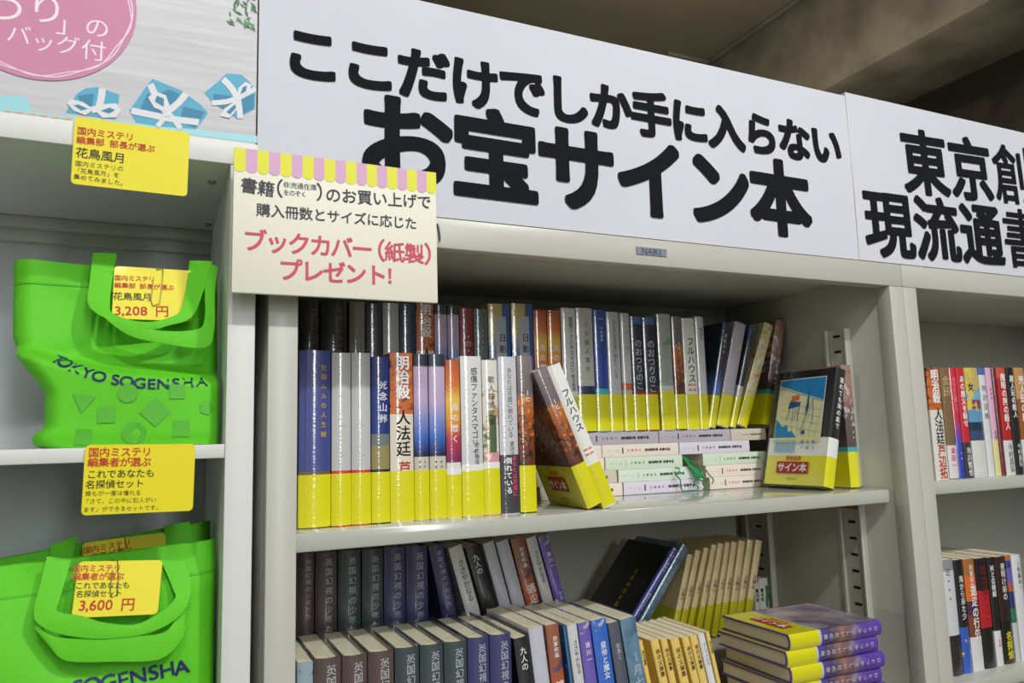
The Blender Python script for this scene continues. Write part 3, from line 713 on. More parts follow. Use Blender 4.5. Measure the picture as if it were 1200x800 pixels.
def design(key, stops, **kw): kw['stops'] = stops; D[key] = kw
def make_book(name, key, w_, h, loc, yaw=0.0, lean=0.0, d=0.128, label='', group=None, flatrot=False):
    K = D[key]; hard = K.get('hard', False); b_ = min(K.get('bulge', 0.0022), w_*0.22); t = 0.0022 if hard else 0.0007
    loc = (loc[0], loc[1], loc[2] + 0.0002)
    r = empty(name, loc); tag(r, label, 'book', group)
    if flatrot: r.rotation_euler = (0, math.pi/2, 0); r.rotation_euler = (Matrix.Rotation(yaw, 3, 'Z') @ Matrix.Rotation(math.pi/2, 3, 'Y')).to_euler()
    else: r.rotation_euler = (Matrix.Rotation(yaw, 3, 'Z') @ Matrix.Rotation(lean, 3, 'Y')).to_euler()
    m = ramp_mat('cover_%s_%d' % (key, round(h*1000)), K['stops'], h, K.get('const', True), K.get('coat', 0.85), K.get('noise'), K.get('crinkle', 0.24), K.get('rough', 0.42))
    u_shell(w_, d, h, b_, t).build('cover', m, r, smooth=35)
    page_mesh(w_, d, h, b_, t, (0.0022 if key == 'purple' else 0.005) if hard else 0.0012).build('page_block', M_PAGES, r)
    put = lambda off: (lambda x, z: (x, prof(x, w_, b_) - off, z))
    ho = K.get('obi', 0)
    if ho:
        o = u_shell(w_, d - 0.004, ho, b_, 0.0001, 0.0004, 0.0015).build('paper_band', K['obi_mat'] if 'obi_mat' in K else obi_mat(ho, K.get('strip')), r, smooth=35)
        for (s, z, size, ink, xo, pitch) in K.get('obi_text', ()):
            letters('band_lettering', [(c, xo*w_, z*ho - i*size*pitch, size) for i, c in enumerate(s)], ink, o, put(0.0008), 0.02)
    for (xa, xb, za, zb_, pm, e) in K.get('panel', ()):
        k = MB(); P = [(xa + (xb - xa)*i/6)*w_ for i in range(7)]
        k.add([(x, prof(x, w_, b_) - e, z*h) for z in (za, zb_) for x in P], [(i, i+1, 8+i, 7+i) for i in range(6)]); k.build('spine_panel', pm, r, smooth=30)
    for (s, zt, size, ink, xo, off) in K.get('text', ()):
        sz = size*w_; L = []
        for i, c in enumerate(s):
            L.append((c, xo*w_, zt*h - (i + .5)*sz*K.get('pitch', 1.0), sz, -math.pi/2 if c in 'ー（）' or ord(c) < 0x2000 else 0))
        letters('title_lettering', L, ink, r, put(0.00035), off)
    if K.get('film'):
        k = MB(); n = 10; mm = 6; rr = random.Random(hash(name + label) % 1000 if False else int(w_*1e6) % 977)
        V = []
        for j in range(mm + 1):
            for i in range(n + 1):
                V.append((-w_/2 + w_*j/mm, 0.001 + (d-0.002)*i/n, h + 0.0012 + 0.0016*math.sin(i*1.7 + j*1.1 + rr.random()*1.2) * (1 if 0 < j < mm else .3) + 0.001))
        k.add(V, [(j*(n+1)+i, (j+1)*(n+1)+i, (j+1)*(n+1)+i+1, j*(n+1)+i+1) for j in range(mm) for i in range(n)])
        k.build('plastic_film', M_FILM, r, smooth=60)
    return r
def stand(name, key, xl, xr, ym, yt, Y, zb, label, group, d=0.128, hmax=None):
    """upright book: side edges of its spine at photo height ym, top edge at yt"""
    A = at(xl, ym, Y); B = at(xr, ym, Y); T = at((xl+xr)/2, yt, Y)
    w_ = B.x - A.x - 0.0007
    return make_book(name, key, w_, T.z - zb, ((A.x+B.x)/2, Y, zb), 0, 0, d, label, group)
def lean_book(name, key, tl, tr, ref, Y, zb, label, group, d=0.128, yaw=0.0):
    """leaning book: ends of the spine's top edge, and a lower point of its edge on the first side"""
    P = at(tl[0], tl[1], Y); Q = at(ref[0], ref[1], Y); R_ = at(tr[0], tr[1], Y)
    th = math.atan2(P.x - Q.x, P.z - Q.z); w_ = abs(R_.x - P.x) * math.cos(th) - 0.0007
    h = (P.z - (w_/2)*math.sin(th) - zb - (w_/2)*abs(math.sin(th))) / math.cos(th)
    x = P.x + w_/2*math.cos(th) - h*math.sin(th); z = P.z - w_/2*math.sin(th) - h*math.cos(th)
    return make_book(name, key, w_, h, (x, Y, z), yaw, th, d, label, group)

# designs -----------------------------------------------------------
design('murr', [(0, rgb(120, 92, 40)), (0.31, rgb(66, 78, 142))], hard=True, bulge=0.005, obi=0.058, text=[('牡猫ムルの人生観', 0.93, .20, M_GOLD, .26, .01)], pitch=1.55)
design('grey_red', [(0, rgb(210, 60, 40)), (0.316, rgb(196, 196, 196))], bulge=0.003, obi=0.058, text=[('・・・・', 0.62, .3, M_YGREENINK, .1, .06)], pitch=2.6, coat=0.9)
design('navy', [(0, rgb(30, 32, 40)), (0.32, rgb(150, 140, 90)), (0.46, rgb(110, 122, 120)), (0.53, rgb(30, 52, 128))], obi=0.058, text=[('死念山葬', 0.86, .5, M_WHITEINK, .14, .01)], pitch=1.25)
design('navyback', [(0, rgb(30, 36, 66)), (0.5, rgb(40, 52, 92))], obi=0.058)
design('meiji', [(0, rgb(226, 218, 200)), (0.63, rgb(206, 104, 46))], obi=0.058, noise=[(120, rgb(60, 48, 44), .5, .62, .66, 1.1), (90, rgb(206, 160, 80), .55, .7, .66, 1.1)],
       text=[('明治殺', 0.985, .62, M_WHITEINK, .05, .03), ('人法廷', 0.66, .66, M_INK, .06, .015), ('芦', 0.355, .55, M_RED, .1, .02)])
design('meiji_plain', [(0, rgb(226, 222, 212)), (0.62, rgb(206, 104, 46))], noise=D['meiji']['noise'], text=[('明治殺', 0.985, .62, M_WHITEINK, .05, .03), ('人法廷', 0.64, .66, M_INK, .06, .015), ('芦辺拓', 0.315, .62, M_RED, .06, .02)], pitch=.95)
design('lavender', [(0, rgb(206, 200, 186)), (0.375, rgb(206, 200, 186)), (0.38, rgb(28, 30, 46)), (0.42, rgb(40, 64, 130)), (0.50, rgb(64, 110, 190)), (0.62, rgb(140, 150, 206)), (0.70, rgb(188, 168, 206)), (0.92, rgb(198, 176, 206)), (0.93, rgb(44, 52, 70)), (1, rgb(44, 52, 70))], const=False, obi=0.058,
       text=[('・・', 0.36, .3, M_GREYINK, -.15, .08), ('・・', 0.36, .3, M_GREYINK, .2, .08)])
design('sunset', [(0, rgb(232, 228, 222)), (0.345, rgb(232, 228, 222)), (0.35, rgb(120, 40, 96)), (0.50, rgb(190, 60, 80)), (0.60, rgb(232, 150, 50)), (0.74, rgb(238, 200, 90)), (0.84, rgb(220, 120, 50)), (1, rgb(188, 84, 50))], const=False, obi=0.058,
       text=[('鳥の響く', 0.73, .52, M_WHITEINK, .1, .01)], pitch=1.35, strip='white')
design('phantas', [(0, rgb(200, 200, 204)), (0.9, rgb(222, 222, 222))], obi=0.062, strip='white', text=[('感傷ファンタスマゴリィ', 0.93, .36, M_INK, .12, .0), ('空木春宵', 0.46, .26, M_GREYINK, .2, .0)], pitch=.98, const=False)
design('kajin', [(0, rgb(222, 150, 160)), (.40, rgb(226, 222, 214))], panel=[(-.12, .34, .40, .64, mat('panel_green', rgb(84, 104, 72), .4, .85, .4, crinkle=.5), .00015)], obi=0.064, noise=[(70, rgb(196, 164, 120), .52, .56, .30, .80), (60, rgb(92, 132, 70), .54, .58, .30, .56), (80, rgb(240, 226, 220), .5, .58, .22, .46)], strip='white', text=[('歌人探偵定家', 0.90, .44, M_INK, .05, .0)], pitch=1.15)
M_OBID = ramp_mat('band_dark', [(0, rgb(62, 62, 68))], 0.07, crinkle=.3)
design('tsuki', [(0, rgb(206, 206, 212))], obi=0.072, obi_mat=M_OBID, obi_text=[('あなたは月面に', .94, .0068, M_PINKINK, .24, 1.05), ('倒れている', .9, .0085, M_WHITEINK, -.08, 1.05)], text=[('あなたは月面に倒れている', 0.93, .30, M_GREYINK, .08, .0), ('倉田タカシ', 0.46, .26, M_GREYINK, .14, 0)], pitch=.98)
design('tsuki2', [(0, rgb(196, 196, 202))], obi=0.058, text=[('あなたは月面に倒れている', 0.93, .34, M_GREYINK, .08, .0)], pitch=.98)
design('city', [(0, rgb(54, 34, 34)), (0.42, rgb(120, 58, 34)), (0.6, rgb(170, 90, 40)), (0.72, rgb(180, 110, 60)), (0.76, rgb(110, 100, 104)), (1, rgb(132, 120, 122))], const=False, obi=0.058, noise=[(160, rgb(232, 160, 50), .55, .64, .42, .75), (120, rgb(44, 28, 28), .5, .62, .3, .62)],
       text=[('ーヒ', .78, .36, M_WHITEINK, .1, .02)])
design('full', [(0, rgb(232, 232, 226))], obi=0.058, text=[('フルハウス', 0.83, .62, M_INK, .05, .012), ('＝＝', 0.42, .34, M_ORANGEINK, -.16, .05), ('＝＝', 0.42, .34, M_ORANGEINK, .2, .05)], pitch=1.0, coat=.3)
design('black_murr', [(0, rgb(26, 28, 44)), (1, rgb(20, 21, 30))], hard=True, bulge=.005, text=[('牡猫ムルの人生観', 0.95, .16, M_GOLD, .2, .0)], pitch=1.6, const=False)
design('grey_plain', [(0, rgb(150, 148, 140))], text=[('・・・', 0.75, .25, M_YGREENINK, .12, .05)], pitch=2.6)
design('ink_blue', [(0, rgb(50, 58, 74)), (1, rgb(34, 40, 56))], const=False, crinkle=.4)
design('silver', [(0, rgb(176, 176, 178))], crinkle=.35)
design('crimson', [(0, rgb(120, 36, 54)), (1, rgb(148, 46, 62))], const=False, crinkle=.5, text=[('・の・・', .8, .5, M_PALEINK, .1, .01)])
design('grey_green', [(0, rgb(96, 112, 112))], crinkle=.4, text=[('・・・・', .85, .4, M_PALEINK, .1, .01)])
design('hikage', [(0, rgb(120, 60, 90)), (.55, rgb(150, 70, 90)), (.62, rgb(50, 110, 170)), (.8, rgb(200, 178, 90)), (1, rgb(206, 184, 100))], const=False, panel=[(.12, .497, .30, .998, mat('panel_blue', rgb(44, 96, 168), .4, .85, .4, crinkle=.5), .00015), (-.18, .30, .34, .90, mat('panel_pale', rgb(176, 184, 200), .4, .85, .4, crinkle=.5), .00025)], text=[('日影の', .78, .36, M_INK, .12, .01)], pitch=1.35)
design('jiken', [(0, rgb(40, 52, 100)), (0.34, rgb(40, 52, 100)), (0.365, rgb(196, 196, 188))], obi=0.058, text=[('子女殺人事件', .90, .32, M_GREYINK, .1, .0)], pitch=1.5)
design('cobalt', [(0, rgb(60, 190, 210)), (0.345, rgb(36, 76, 170))], obi=0.058, text=[('一', .95, .4, M_YELINK, .1, .03), ('今村昌弘', .86, .24, M_WHITEINK, .1, 0)], pitch=1.1)
design('grey_orange', [(0, rgb(190, 190, 188)), (.34, rgb(200, 110, 60)), (.40, rgb(196, 196, 194))], obi=0.058, text=[('・の・・の・', .9, .36, M_GREYINK, .1, 0)], pitch=1.3)
design('otsuri', [(0, rgb(150, 40, 60)), (.345, rgb(40, 46, 66)), (.93, rgb(80, 110, 170))], obi=0.058, text=[('のおつりのこ', .80, .62, M_PALEINK, .08, .012)], pitch=1.0)
design('pale_green', [(0, rgb(206, 206, 208)), (.45, rgb(150, 158, 150)), (1, rgb(180, 182, 180))], const=False, obi=0.072, strip='grey', noise=[(60, rgb(120, 160, 120), .55, .62, .4, .8)], crinkle=.35)
design('white_thin', [(0, rgb(206, 206, 210))], obi=0.058, text=[('葬送の', .9, .4, M_GREYINK, .1, 0), ('・・・', .6, .35, M_INK, .1, .02)])
design('sousou', [(0, rgb(100, 134, 200)), (.36, rgb(90, 124, 196)), (.56, rgb(40, 46, 66)), (1, rgb(36, 50, 84))], const=False, obi=0.056, text=[('葬送のマ', .9, .5, M_PALEINK, .1, .02)], pitch=1.3)
design('lilac_dots', [(0, rgb(188, 178, 194))], obi=0.056, noise=[(60, rgb(220, 214, 70), .64, .67, .4, 1.1)], crinkle=.5)
design('night', [(0, rgb(206, 206, 206)), (.40, rgb(34, 44, 66)), (.9, rgb(46, 70, 120))], obi=0.054, text=[('・・・・・', .8, .5, M_PALEINK, .1, .03)], pitch=1.1)
design('floral_yellow', [(0, rgb(220, 206, 150))], obi=0.056, noise=[(90, rgb(214, 130, 120), .55, .62, .3, 1.1), (70, rgb(232, 226, 200), .5, .58, .3, 1.1)])
design('floral_dark', [(0, rgb(40, 34, 38)), (.62, rgb(100, 80, 80)), (.80, rgb(150, 120, 110))], const=False, obi=0.064, strip='teal', noise=[(90, rgb(196, 188, 190), .52, .60, .50, .85), (110, rgb(190, 60, 60), .56, .62, .66, 1.1), (80, rgb(216, 160, 90), .58, .64, .7, 1.1)], text=[('・・', .47, .4, M_WHITEINK, .1, .03)])
design('sea', [(0, rgb(24, 24, 28))], obi=0.078, strip='white_tall', text=[('濡れても海の底で', .93, .44, M_WHITEINK, .1, .015)], pitch=1.12, coat=.5)
for nm, c in (('maroon', (90, 74, 73)), ('bottle', (62, 76, 78)), ('indigo', (64, 66, 112))):
    design('eikoku_' + nm, [(0, rgb(*c))], hard=True, bulge=.005, film=True, text=[('英国幻視の少年たち', .965, .40, M_PALEINK, .12, .004)], pitch=1.02, crinkle=.2, coat=.6)
    design('eikokub_' + nm, [(0, rgb(*c))], hard=True, bulge=.005, text=[('英国幻視の少年たち', .965, .36, M_PALEINK, .1, .0)], pitch=1.18, crinkle=.2, coat=.6)
design('ice', [(0, rgb(150, 174, 186))], film=True, noise=[(60, rgb(60, 80, 92), .6, .63, .0, 1.1)])
design('kyunin', [(0, rgb(34, 34, 38))], film=True, text=[('九人の', .94, .52, M_WHITEINK, .05, .006)], noise=[(120, rgb(110, 104, 96), .62, .68, .88, 1.1)])
design('pale_lilac', [(0, rgb(198, 200, 214))], film=True, text=[('・・・', .52, .3, M_GREYINK, .25, .02)])
design('tousou', [(0, rgb(36, 34, 46)), (.48, rgb(60, 50, 60)), (.56, rgb(204, 86, 40)), (.8, rgb(150, 88, 66)), (1, rgb(160, 96, 66))], const=False, film=True, noise=[(60, rgb(92, 70, 100), .56, .62, .5, .9)], text=[('刑事何森', .93, .36, M_WHITEINK, .08, .012), ('逃走の行先', .66, .7, M_WHITEINK, .12, .02)], pitch=1.05)
design('blue_dots', [(0, rgb(36, 110, 170))], film=True, noise=[(150, rgb(190, 60, 60), .6, .63, 0, .5), (120, rgb(190, 220, 230), .62, .66, 0, 1.1)])
design('yoroz', [(0, rgb(214, 216, 216))], film=True, text=[('ささやかなる', .90, .5, M_INK, .06, .0), ('・・・', .45, .4, M_GREYINK, .1, .02)])
design('minakawa', [(0, rgb(112, 92, 184))], film=True, text=[('皆川一', .88, .46, M_WHITEINK, .06, .01), ('今日の', .58, .36, M_WHITEINK, .1, 0)], noise=[(90, rgb(190, 180, 196), .5, .58, .93, 1.1)], pitch=1.2)
design('koutei', [(0, rgb(52, 108, 206))], film=True, text=[('皇帝と魔女', .86, .42, M_WHITEINK, .06, .01), ('ホワイト', .55, .3, M_WHITEINK, .1, 0)], noise=[(90, rgb(180, 186, 200), .5, .58, .93, 1.1)], pitch=1.0)
design('slate', [(0, rgb(86, 90, 106))], film=True, text=[('歌集と', .86, .42, M_PALEINK, .06, 0), ('今泉', .5, .5, M_PALEINK, .1, 0)])
design('steel', [(0, rgb(104, 142, 168))], film=True, noise=[(50, rgb(76, 110, 138), .45, .65, 0, 1.1)], text=[('ー月七日', .78, .6, M_PALEINK, .08, .0)], pitch=1.15)
design('buff', [(0, rgb(234, 204, 112))], text=[('夜の文庫集', .92, .6, M_INK, .05, .012)], pitch=1.0, coat=.2)
design('buff_pale', [(0, rgb(248, 226, 172))], text=[('文庫の', .62, .62, M_GREYINK, .05, .01)], obi=0.052, coat=.3)
design('buff_white', [(0, rgb(226, 226, 230))], text=[('そしてだれも', .92, .5, M_GREYINK, .05, 0)], coat=.2)
design('purple', [(0, rgb(90, 76, 150)), (.355, rgb(84, 72, 136)), (.46, rgb(72, 58, 92)), (.56, rgb(150, 110, 100)), (.68, rgb(70, 52, 74)), (.74, rgb(92, 62, 158)), (1, rgb(98, 66, 168))], const=False, obi=0.0565, strip='sky', hard=True, bulge=.003, coat=.3,
       text=[('ひとつやさしい日の夜', .96, .36, M_PALEINK, -.02, .02)], pitch=1.45, noise=[(30, rgb(150, 130, 150), .5, .66, .36, .8)])
design('black_back', [(0, rgb(24, 24, 26))])
M_OBIJ = ramp_mat('band_pale', [(0, rgb(222, 222, 222))], .06)
design('kindaichi', [(0, rgb(130, 106, 74))], obi=.055, obi_mat=M_OBIJ, obi_text=[('金田一', .85, .011, M_PINKINK, 0, 1.1)], text=[('金田一', .93, .8, mat('tan_print', rgb(190, 170, 130), .5), 0, .02)])
design('anata', [(0, rgb(40, 70, 170)), (.34, rgb(70, 80, 190)), (.55, rgb(206, 50, 70)), (1, rgb(214, 50, 70))], const=False, text=[('あなたに聞いて', .92, .6, mat('rose_print', rgb(240, 150, 160), .5), 0, .01), ('・・', .25, .6, M_WHITEINK, 0, .02)])
design('majo', [(0, rgb(58, 58, 66)), (.32, rgb(204, 44, 58))], text=[('あの魔女を殺せ', .93, .62, M_WHITEINK, .05, .02), ('市川哲也', .28, .6, M_WHITEINK, .05, .02)])
design('picture', [(0, rgb(214, 214, 212)), (.03, rgb(222, 222, 220)), (.33, rgb(60, 80, 120)), (.42, rgb(40, 60, 80)), (.5, rgb(100, 160, 200)), (.62, rgb(140, 60, 100)), (.7, rgb(120, 180, 214)), (.8, rgb(206, 184, 110)), (1, rgb(206, 180, 70))], noise=[(40, rgb(226, 200, 80), .5, .55, .6, 1.1)], text=[('女', .86, .4, M_INK, -.2, .02)])
design('pale_blue', [(0, rgb(222, 224, 228)), (.93, rgb(70, 110, 180))], text=[('時計泥棒', .85, .7, M_GREYINK, 0, 0)], pitch=1.3)
design('pink', [(0, rgb(226, 218, 150)), (.33, rgb(224, 178, 204))], text=[('の家', .42, .5, M_INK, 0, 0), ('・・・', .82, .5, M_INK, -.1, .06)])
design('wine', [(0, rgb(110, 24, 44))])
design('magan', [(0, rgb(222, 222, 220)), (.32, rgb(186, 40, 46)), (.9, rgb(210, 90, 60))], text=[('魔眼の匣の殺人', .95, .58, M_WHITEINK, .05, .02), ('今村昌弘', .29, .5, M_INK, .05, 0)], pitch=.98)
design('shijin', [(0, rgb(30, 36, 40))], text=[('屍人荘の殺人', .93, .62, M_WHITEINK, .05, .02), ('今村昌弘', .29, .5, M_WHITEINK, .05, 0)])
design('kyojin', [(0, rgb(222, 222, 220)), (.32, rgb(150, 90, 50)), (.7, rgb(196, 150, 90))], const=True, text=[('兇人邸の殺人', .93, .6, M_WHITEINK, .05, .02)])
design('k_white', [(0, rgb(44, 38, 40)), (.34, rgb(214, 216, 220)), (.9, rgb(150, 150, 154))], text=[('ミ・・・', .93, .5, M_GREYINK, -.1, .02)])
design('k_blue', [(0, rgb(52, 96, 190)), (.40, rgb(26, 26, 30))], noise=[(70, rgb(232, 200, 50), .60, .62, 0, .38)], text=[('海から来た少', .86, .56, M_WHITEINK, .05, .01)])
design('k_tousou', [(0, rgb(222, 222, 222)), (.30, rgb(130, 66, 40)), (.5, rgb(70, 50, 80)), (.62, rgb(226, 110, 40)), (.85, rgb(170, 110, 60))], text=[('刑事何森', .95, .36, M_WHITEINK, .05, .01), ('逃走の行先', .76, .62, M_WHITEINK, .12, .02)])
design('k_red', [(0, rgb(24, 24, 26)), (.36, rgb(186, 32, 44)), (.7, rgb(28, 26, 28))], text=[('・・・・', .66, .4, M_INK, .1, .02), ('悪の夜', .94, .6, mat('dark_red_print', rgb(120, 30, 36), .5), .05, .01)])
design('k_dot', [(0, rgb(226, 226, 226)), (.32, rgb(30, 26, 26))], text=[('死と奇術師', .93, .6, M_WHITEINK, 0, .02), ('１', .25, .8, M_PINKINK, 0, .02)], pitch=1.0)
design('k_brown', [(0, rgb(24, 22, 22)), (.4, rgb(50, 32, 28))], text=[('夜明け前の', .94, .45, M_WHITEINK, .1, .01), ('名探偵', .3, .55, M_YELINK, .05, .02)])
design('k_colour', [(0, rgb(200, 200, 204)), (.36, rgb(40, 120, 90)), (.5, rgb(40, 50, 110)), (.66, rgb(190, 90, 60)), (.74, rgb(110, 90, 180)), (.88, rgb(40, 60, 130)), (.95, rgb(200, 100, 60))])
design('k_plain', [(0, rgb(222, 224, 228))], text=[('ー年前の・', .94, .4, M_INK, .1, .01)])

GF, GB, GL = 'signed books in the front row of the middle shelf', 'signed books raised behind the front row', 'books in the front row of the low shelf'
FY, BY, BZ = 0.060, 0.2175, 0.0985
rows = [('murr', 350.5, 388.5, 570, 410.5, 'thick blue book with gold title, first in the middle front row by the post'),
 ('grey_red', 389, 412, 570, 413.3, 'pale grey book with a red line, second from the post, beside the thick blue one'),
 ('grey_red', 412.4, 435.4, 570, 413.5, 'pale grey book with a red line, third from the post, beside the navy one'),
 ('navy', 436, 457.4, 570, 418, 'navy book with white title and yellow band, fourth from the post in the front row'),
 ('meiji', 458, 485.8, 570, 413.5, 'orange and cream book with bold black title in the middle front row'),
 ('lavender', 486.4, 503.8, 570, 415, 'lavender to blue book directly beside the orange and cream one'),
 ('lavender', 504.6, 524, 570, 415, 'lavender to blue book beside the orange to magenta one'),
 ('sunset', 524.4, 541.6, 570, 422, 'orange to magenta book with white title in the front row'),
 ('phantas', 542.4, 567.8, 570, 417.5, 'wide silver-white book with a vertical black title in the middle front row'),
 ('kajin', 568.2, 587, 570, 422, 'cream book with green and tan patterned art in the front row'),
 ('tsuki', 587.6, 609.6, 570, 418, 'silver book with dark grey band and pink lettering in the front row'),
 ('city', 610.2, 629.2, 570, 417, 'brown city picture book standing upright at the end of the front row')]
for k, xl, xr, ym, yt, lab in rows: stand('book', k, xl, xr, ym, yt, FY, 0.0, lab, GF)
yw, ln = -0.0971, -0.375
W1 = 0.0195
bk = make_book('book', 'city', W1, 0.1865, (0.3608 + 0.0135, 0.0433, 0.0), yw, ln, 0.130, 'dark city picture book leaning against the row, its red signed mark facing out', GF)
def left_side(book, w_, items, polysl=(), off=0.0011):
    """printing on the face of the cover that looks to the -x side: u runs from the spine backwards"""
    o = None
    for nm, plist, m, e in polysl:
        b = MB()
        for p in plist: b.add([(-w_/2 - off - e, u, z) for u, z in p], [tuple(range(len(p)))[::-1]])
        o = b.build(nm, m, book)
    for text, p0, p1, s, ink, o_, e in items:
        letters('cover_lettering', row(text, (-p0[0], p0[1]), (-p1[0], p1[1]), s), ink, book, lambda x, z: (-w_/2 - off - e, -x, z), o_)
M_SIGN = mat('signed_red', rgb(176, 44, 34), 0.5)
left_side(bk, W1, [('サイン本', (.088, .032), (.046, .032), 1.0, M_WHITEINK, .03, .0006), ('著者直筆', (.078, .0485), (.056, .0485), .9, M_RED, .01, .0003), ('東京創元社', (.071, .012), (.058, .012), .9, M_INK, 0, .0003)],
          [('signed_mark', [[(.0965, .0225), (.0375, .0225), (.0375, .0425), (.0965, .0425)]], M_SIGN, .0003)])
W2 = 0.0188; cs = math.cos(ln)
make_book('book', 'full', W2, 0.193, (0.3608 + 0.0135 + (W1/2 + W2/2 + .0013)/cs*math.cos(yw), 0.0433 + 0.0 + (W1/2 + W2/2)/cs*math.sin(yw) + .002, 0.0), yw, ln, 0.130, 'white book with bold black title leaning against the dark city book', GF)
for o in [q for q in bpy.data.objects if q.parent is None and q.get('label', '').find('leaning against') >= 0]:      # both rest on their lower edge
    wd = W1 if 'dark city picture' in o['label'] else W2
    o.location.z += wd/2*abs(math.sin(ln))

back = [('black_murr', 352, 375, 385, 352, 'dark navy book against the post at the start of the raised row'), ('black_murr', 376.5, 409, 385, 352, 'thick dark navy book with faint gold title, second in the raised row'),
 ('grey_plain', 409.5, 428, 385, 353.5, 'plain grey book in the raised row beneath the cream sign'), ('ink_blue', 429, 448.5, 385, 356, 'ink-blue book with a bright white glare in the raised row'),
 ('silver', 449, 468, 385, 355, 'silver grey book with glare, between two dark books of the raised row'), ('navyback', 468.5, 487.5, 385, 356, 'navy book in the raised row beside the orange-brown one'),
 ('meiji', 488, 509, 385, 354, 'orange-brown book in the raised row under the corner of the cream sign'), ('lavender', 509.5, 524.3, 385, 357, 'lavender book in the raised row, the one beside the orange-brown book'),
 ('lavender', 524.8, 538.5, 385, 357.5, 'lavender book in the raised row, the one beside the crimson book'), ('crimson', 539, 555, 385, 361, 'crimson book in the raised row'),
 ('grey_green', 555.6, 572.2, 385, 362, 'grey-green book with glare beside the crimson one in the raised row'), ('hikage', 572.8, 598.5, 385, 356, 'yellow and blue book standing beside the grey-green book'),
 ('hikage', 600, 625.3, 385, 356, 'yellow and blue book standing beside the orange spines'), ('sunset', 626, 641.2, 385, 363, 'orange to yellow book in the raised row touching the yellow and blue one'),
 ('sunset', 642, 657, 385, 364, 'orange to yellow book in the raised row beside the silver-white one'), ('phantas', 659.5, 676.4, 415, 361, 'silver-white book with a black vertical title in the raised row'),
 ('jiken', 677, 696.4, 415, 361, 'pale grey book with a navy foot in the raised row'), ('cobalt', 697, 712, 415, 363, 'cobalt blue book in the raised row'),
 ('tsuki2', 712.4, 727.5, 415, 365.5, 'light grey book with a dark title beside the cobalt blue one'), ('grey_orange', 728.5, 740, 415, 367, 'narrow grey book with an orange patch near its yellow band'),
 ('otsuri', 740.4, 754.3, 415, 371, 'dark book with big silver hiragana, beside the narrow grey book'), ('otsuri', 755, 769.3, 415, 372, 'dark book with big silver hiragana, beside the silver-green one'),
 ('pale_green', 772.5, 788.3, 415, 368, 'silver-green book with a tall pale band in the raised row'), ('city', 789, 801.3, 415, 371, 'brown city picture book in the raised row'),
 ('full', 801.8, 816.3, 415, 373, 'white book with bold black title standing upright in the raised row'), ('white_thin', 816.8, 827.3, 415, 371, 'thin silver-white book beside the first leaning dark book')]
for k, xl, xr, ym, yt, lab in back: stand('book', k, xl, xr, ym, yt, BY, BZ, lab, GB)
for k, tl, tr, rf, lab in [('sousou', (848, 377), (856.5, 377), (830.2, 504), 'black and blue book leaning sideways, first of the tilted ones in the raised row'),
  ('lilac_dots', (862.5, 376), (876, 376), (840, 503), 'lilac book with yellow dots leaning in the raised row'), ('night', (879.5, 381), (886.6, 381), (856, 500), 'narrow dark blue book leaning beside the lilac one'),
  ('floral_yellow', (897, 377), (908.5, 377), (863, 505), 'pale yellow flowered book leaning in the raised row'), ('floral_dark', (910.5, 374), (921.5, 374), (894.5, 500), 'dark and red flowered book leaning last in the raised row')]:
    lean_book('book', k, tl, tr, rf, BY, BZ, lab, GB, d=0.116)

# the two books propped against the side wall
WF = 0.0212
fb = make_book('book', 'sea', WF, 0.1905, (0.7905 + 0.0106*math.cos(.262), 0.0663, 0.0106*math.sin(.262)), 0.0336, 0.262, 0.1275, 'black book with a blue beach picture propped face out by the side wall', 'face-out books by the side wall')
M_SEAB, M_SAND, M_LINEW = mat('picture_blue', rgb(34, 132, 196), .45), mat('picture_sand', rgb(222, 216, 168), .45), mat('picture_frame', rgb(214, 226, 226), .45)
M_SEAD, M_CHAIRO, M_LBLUE = mat('picture_deep_blue', rgb(28, 82, 140), .45), mat('picture_orange', rgb(206, 112, 60), .45), mat('picture_light_blue', rgb(110, 176, 208), .45)
def P_(u0, z0, u1, z1): return [(u0, z0), (u1, z0), (u1, z1), (u0, z1)]
def ln_(a, b_, t):
    du, dz = b_[0]-a[0], b_[1]-a[1]; L_ = math.hypot(du, dz); nx_, nz_ = -dz/L_*t/2, du/L_*t/2
    return [(a[0]+nx_, a[1]+nz_), (b_[0]+nx_, b_[1]+nz_), (b_[0]-nx_, b_[1]-nz_), (a[0]-nx_, a[1]-nz_)]
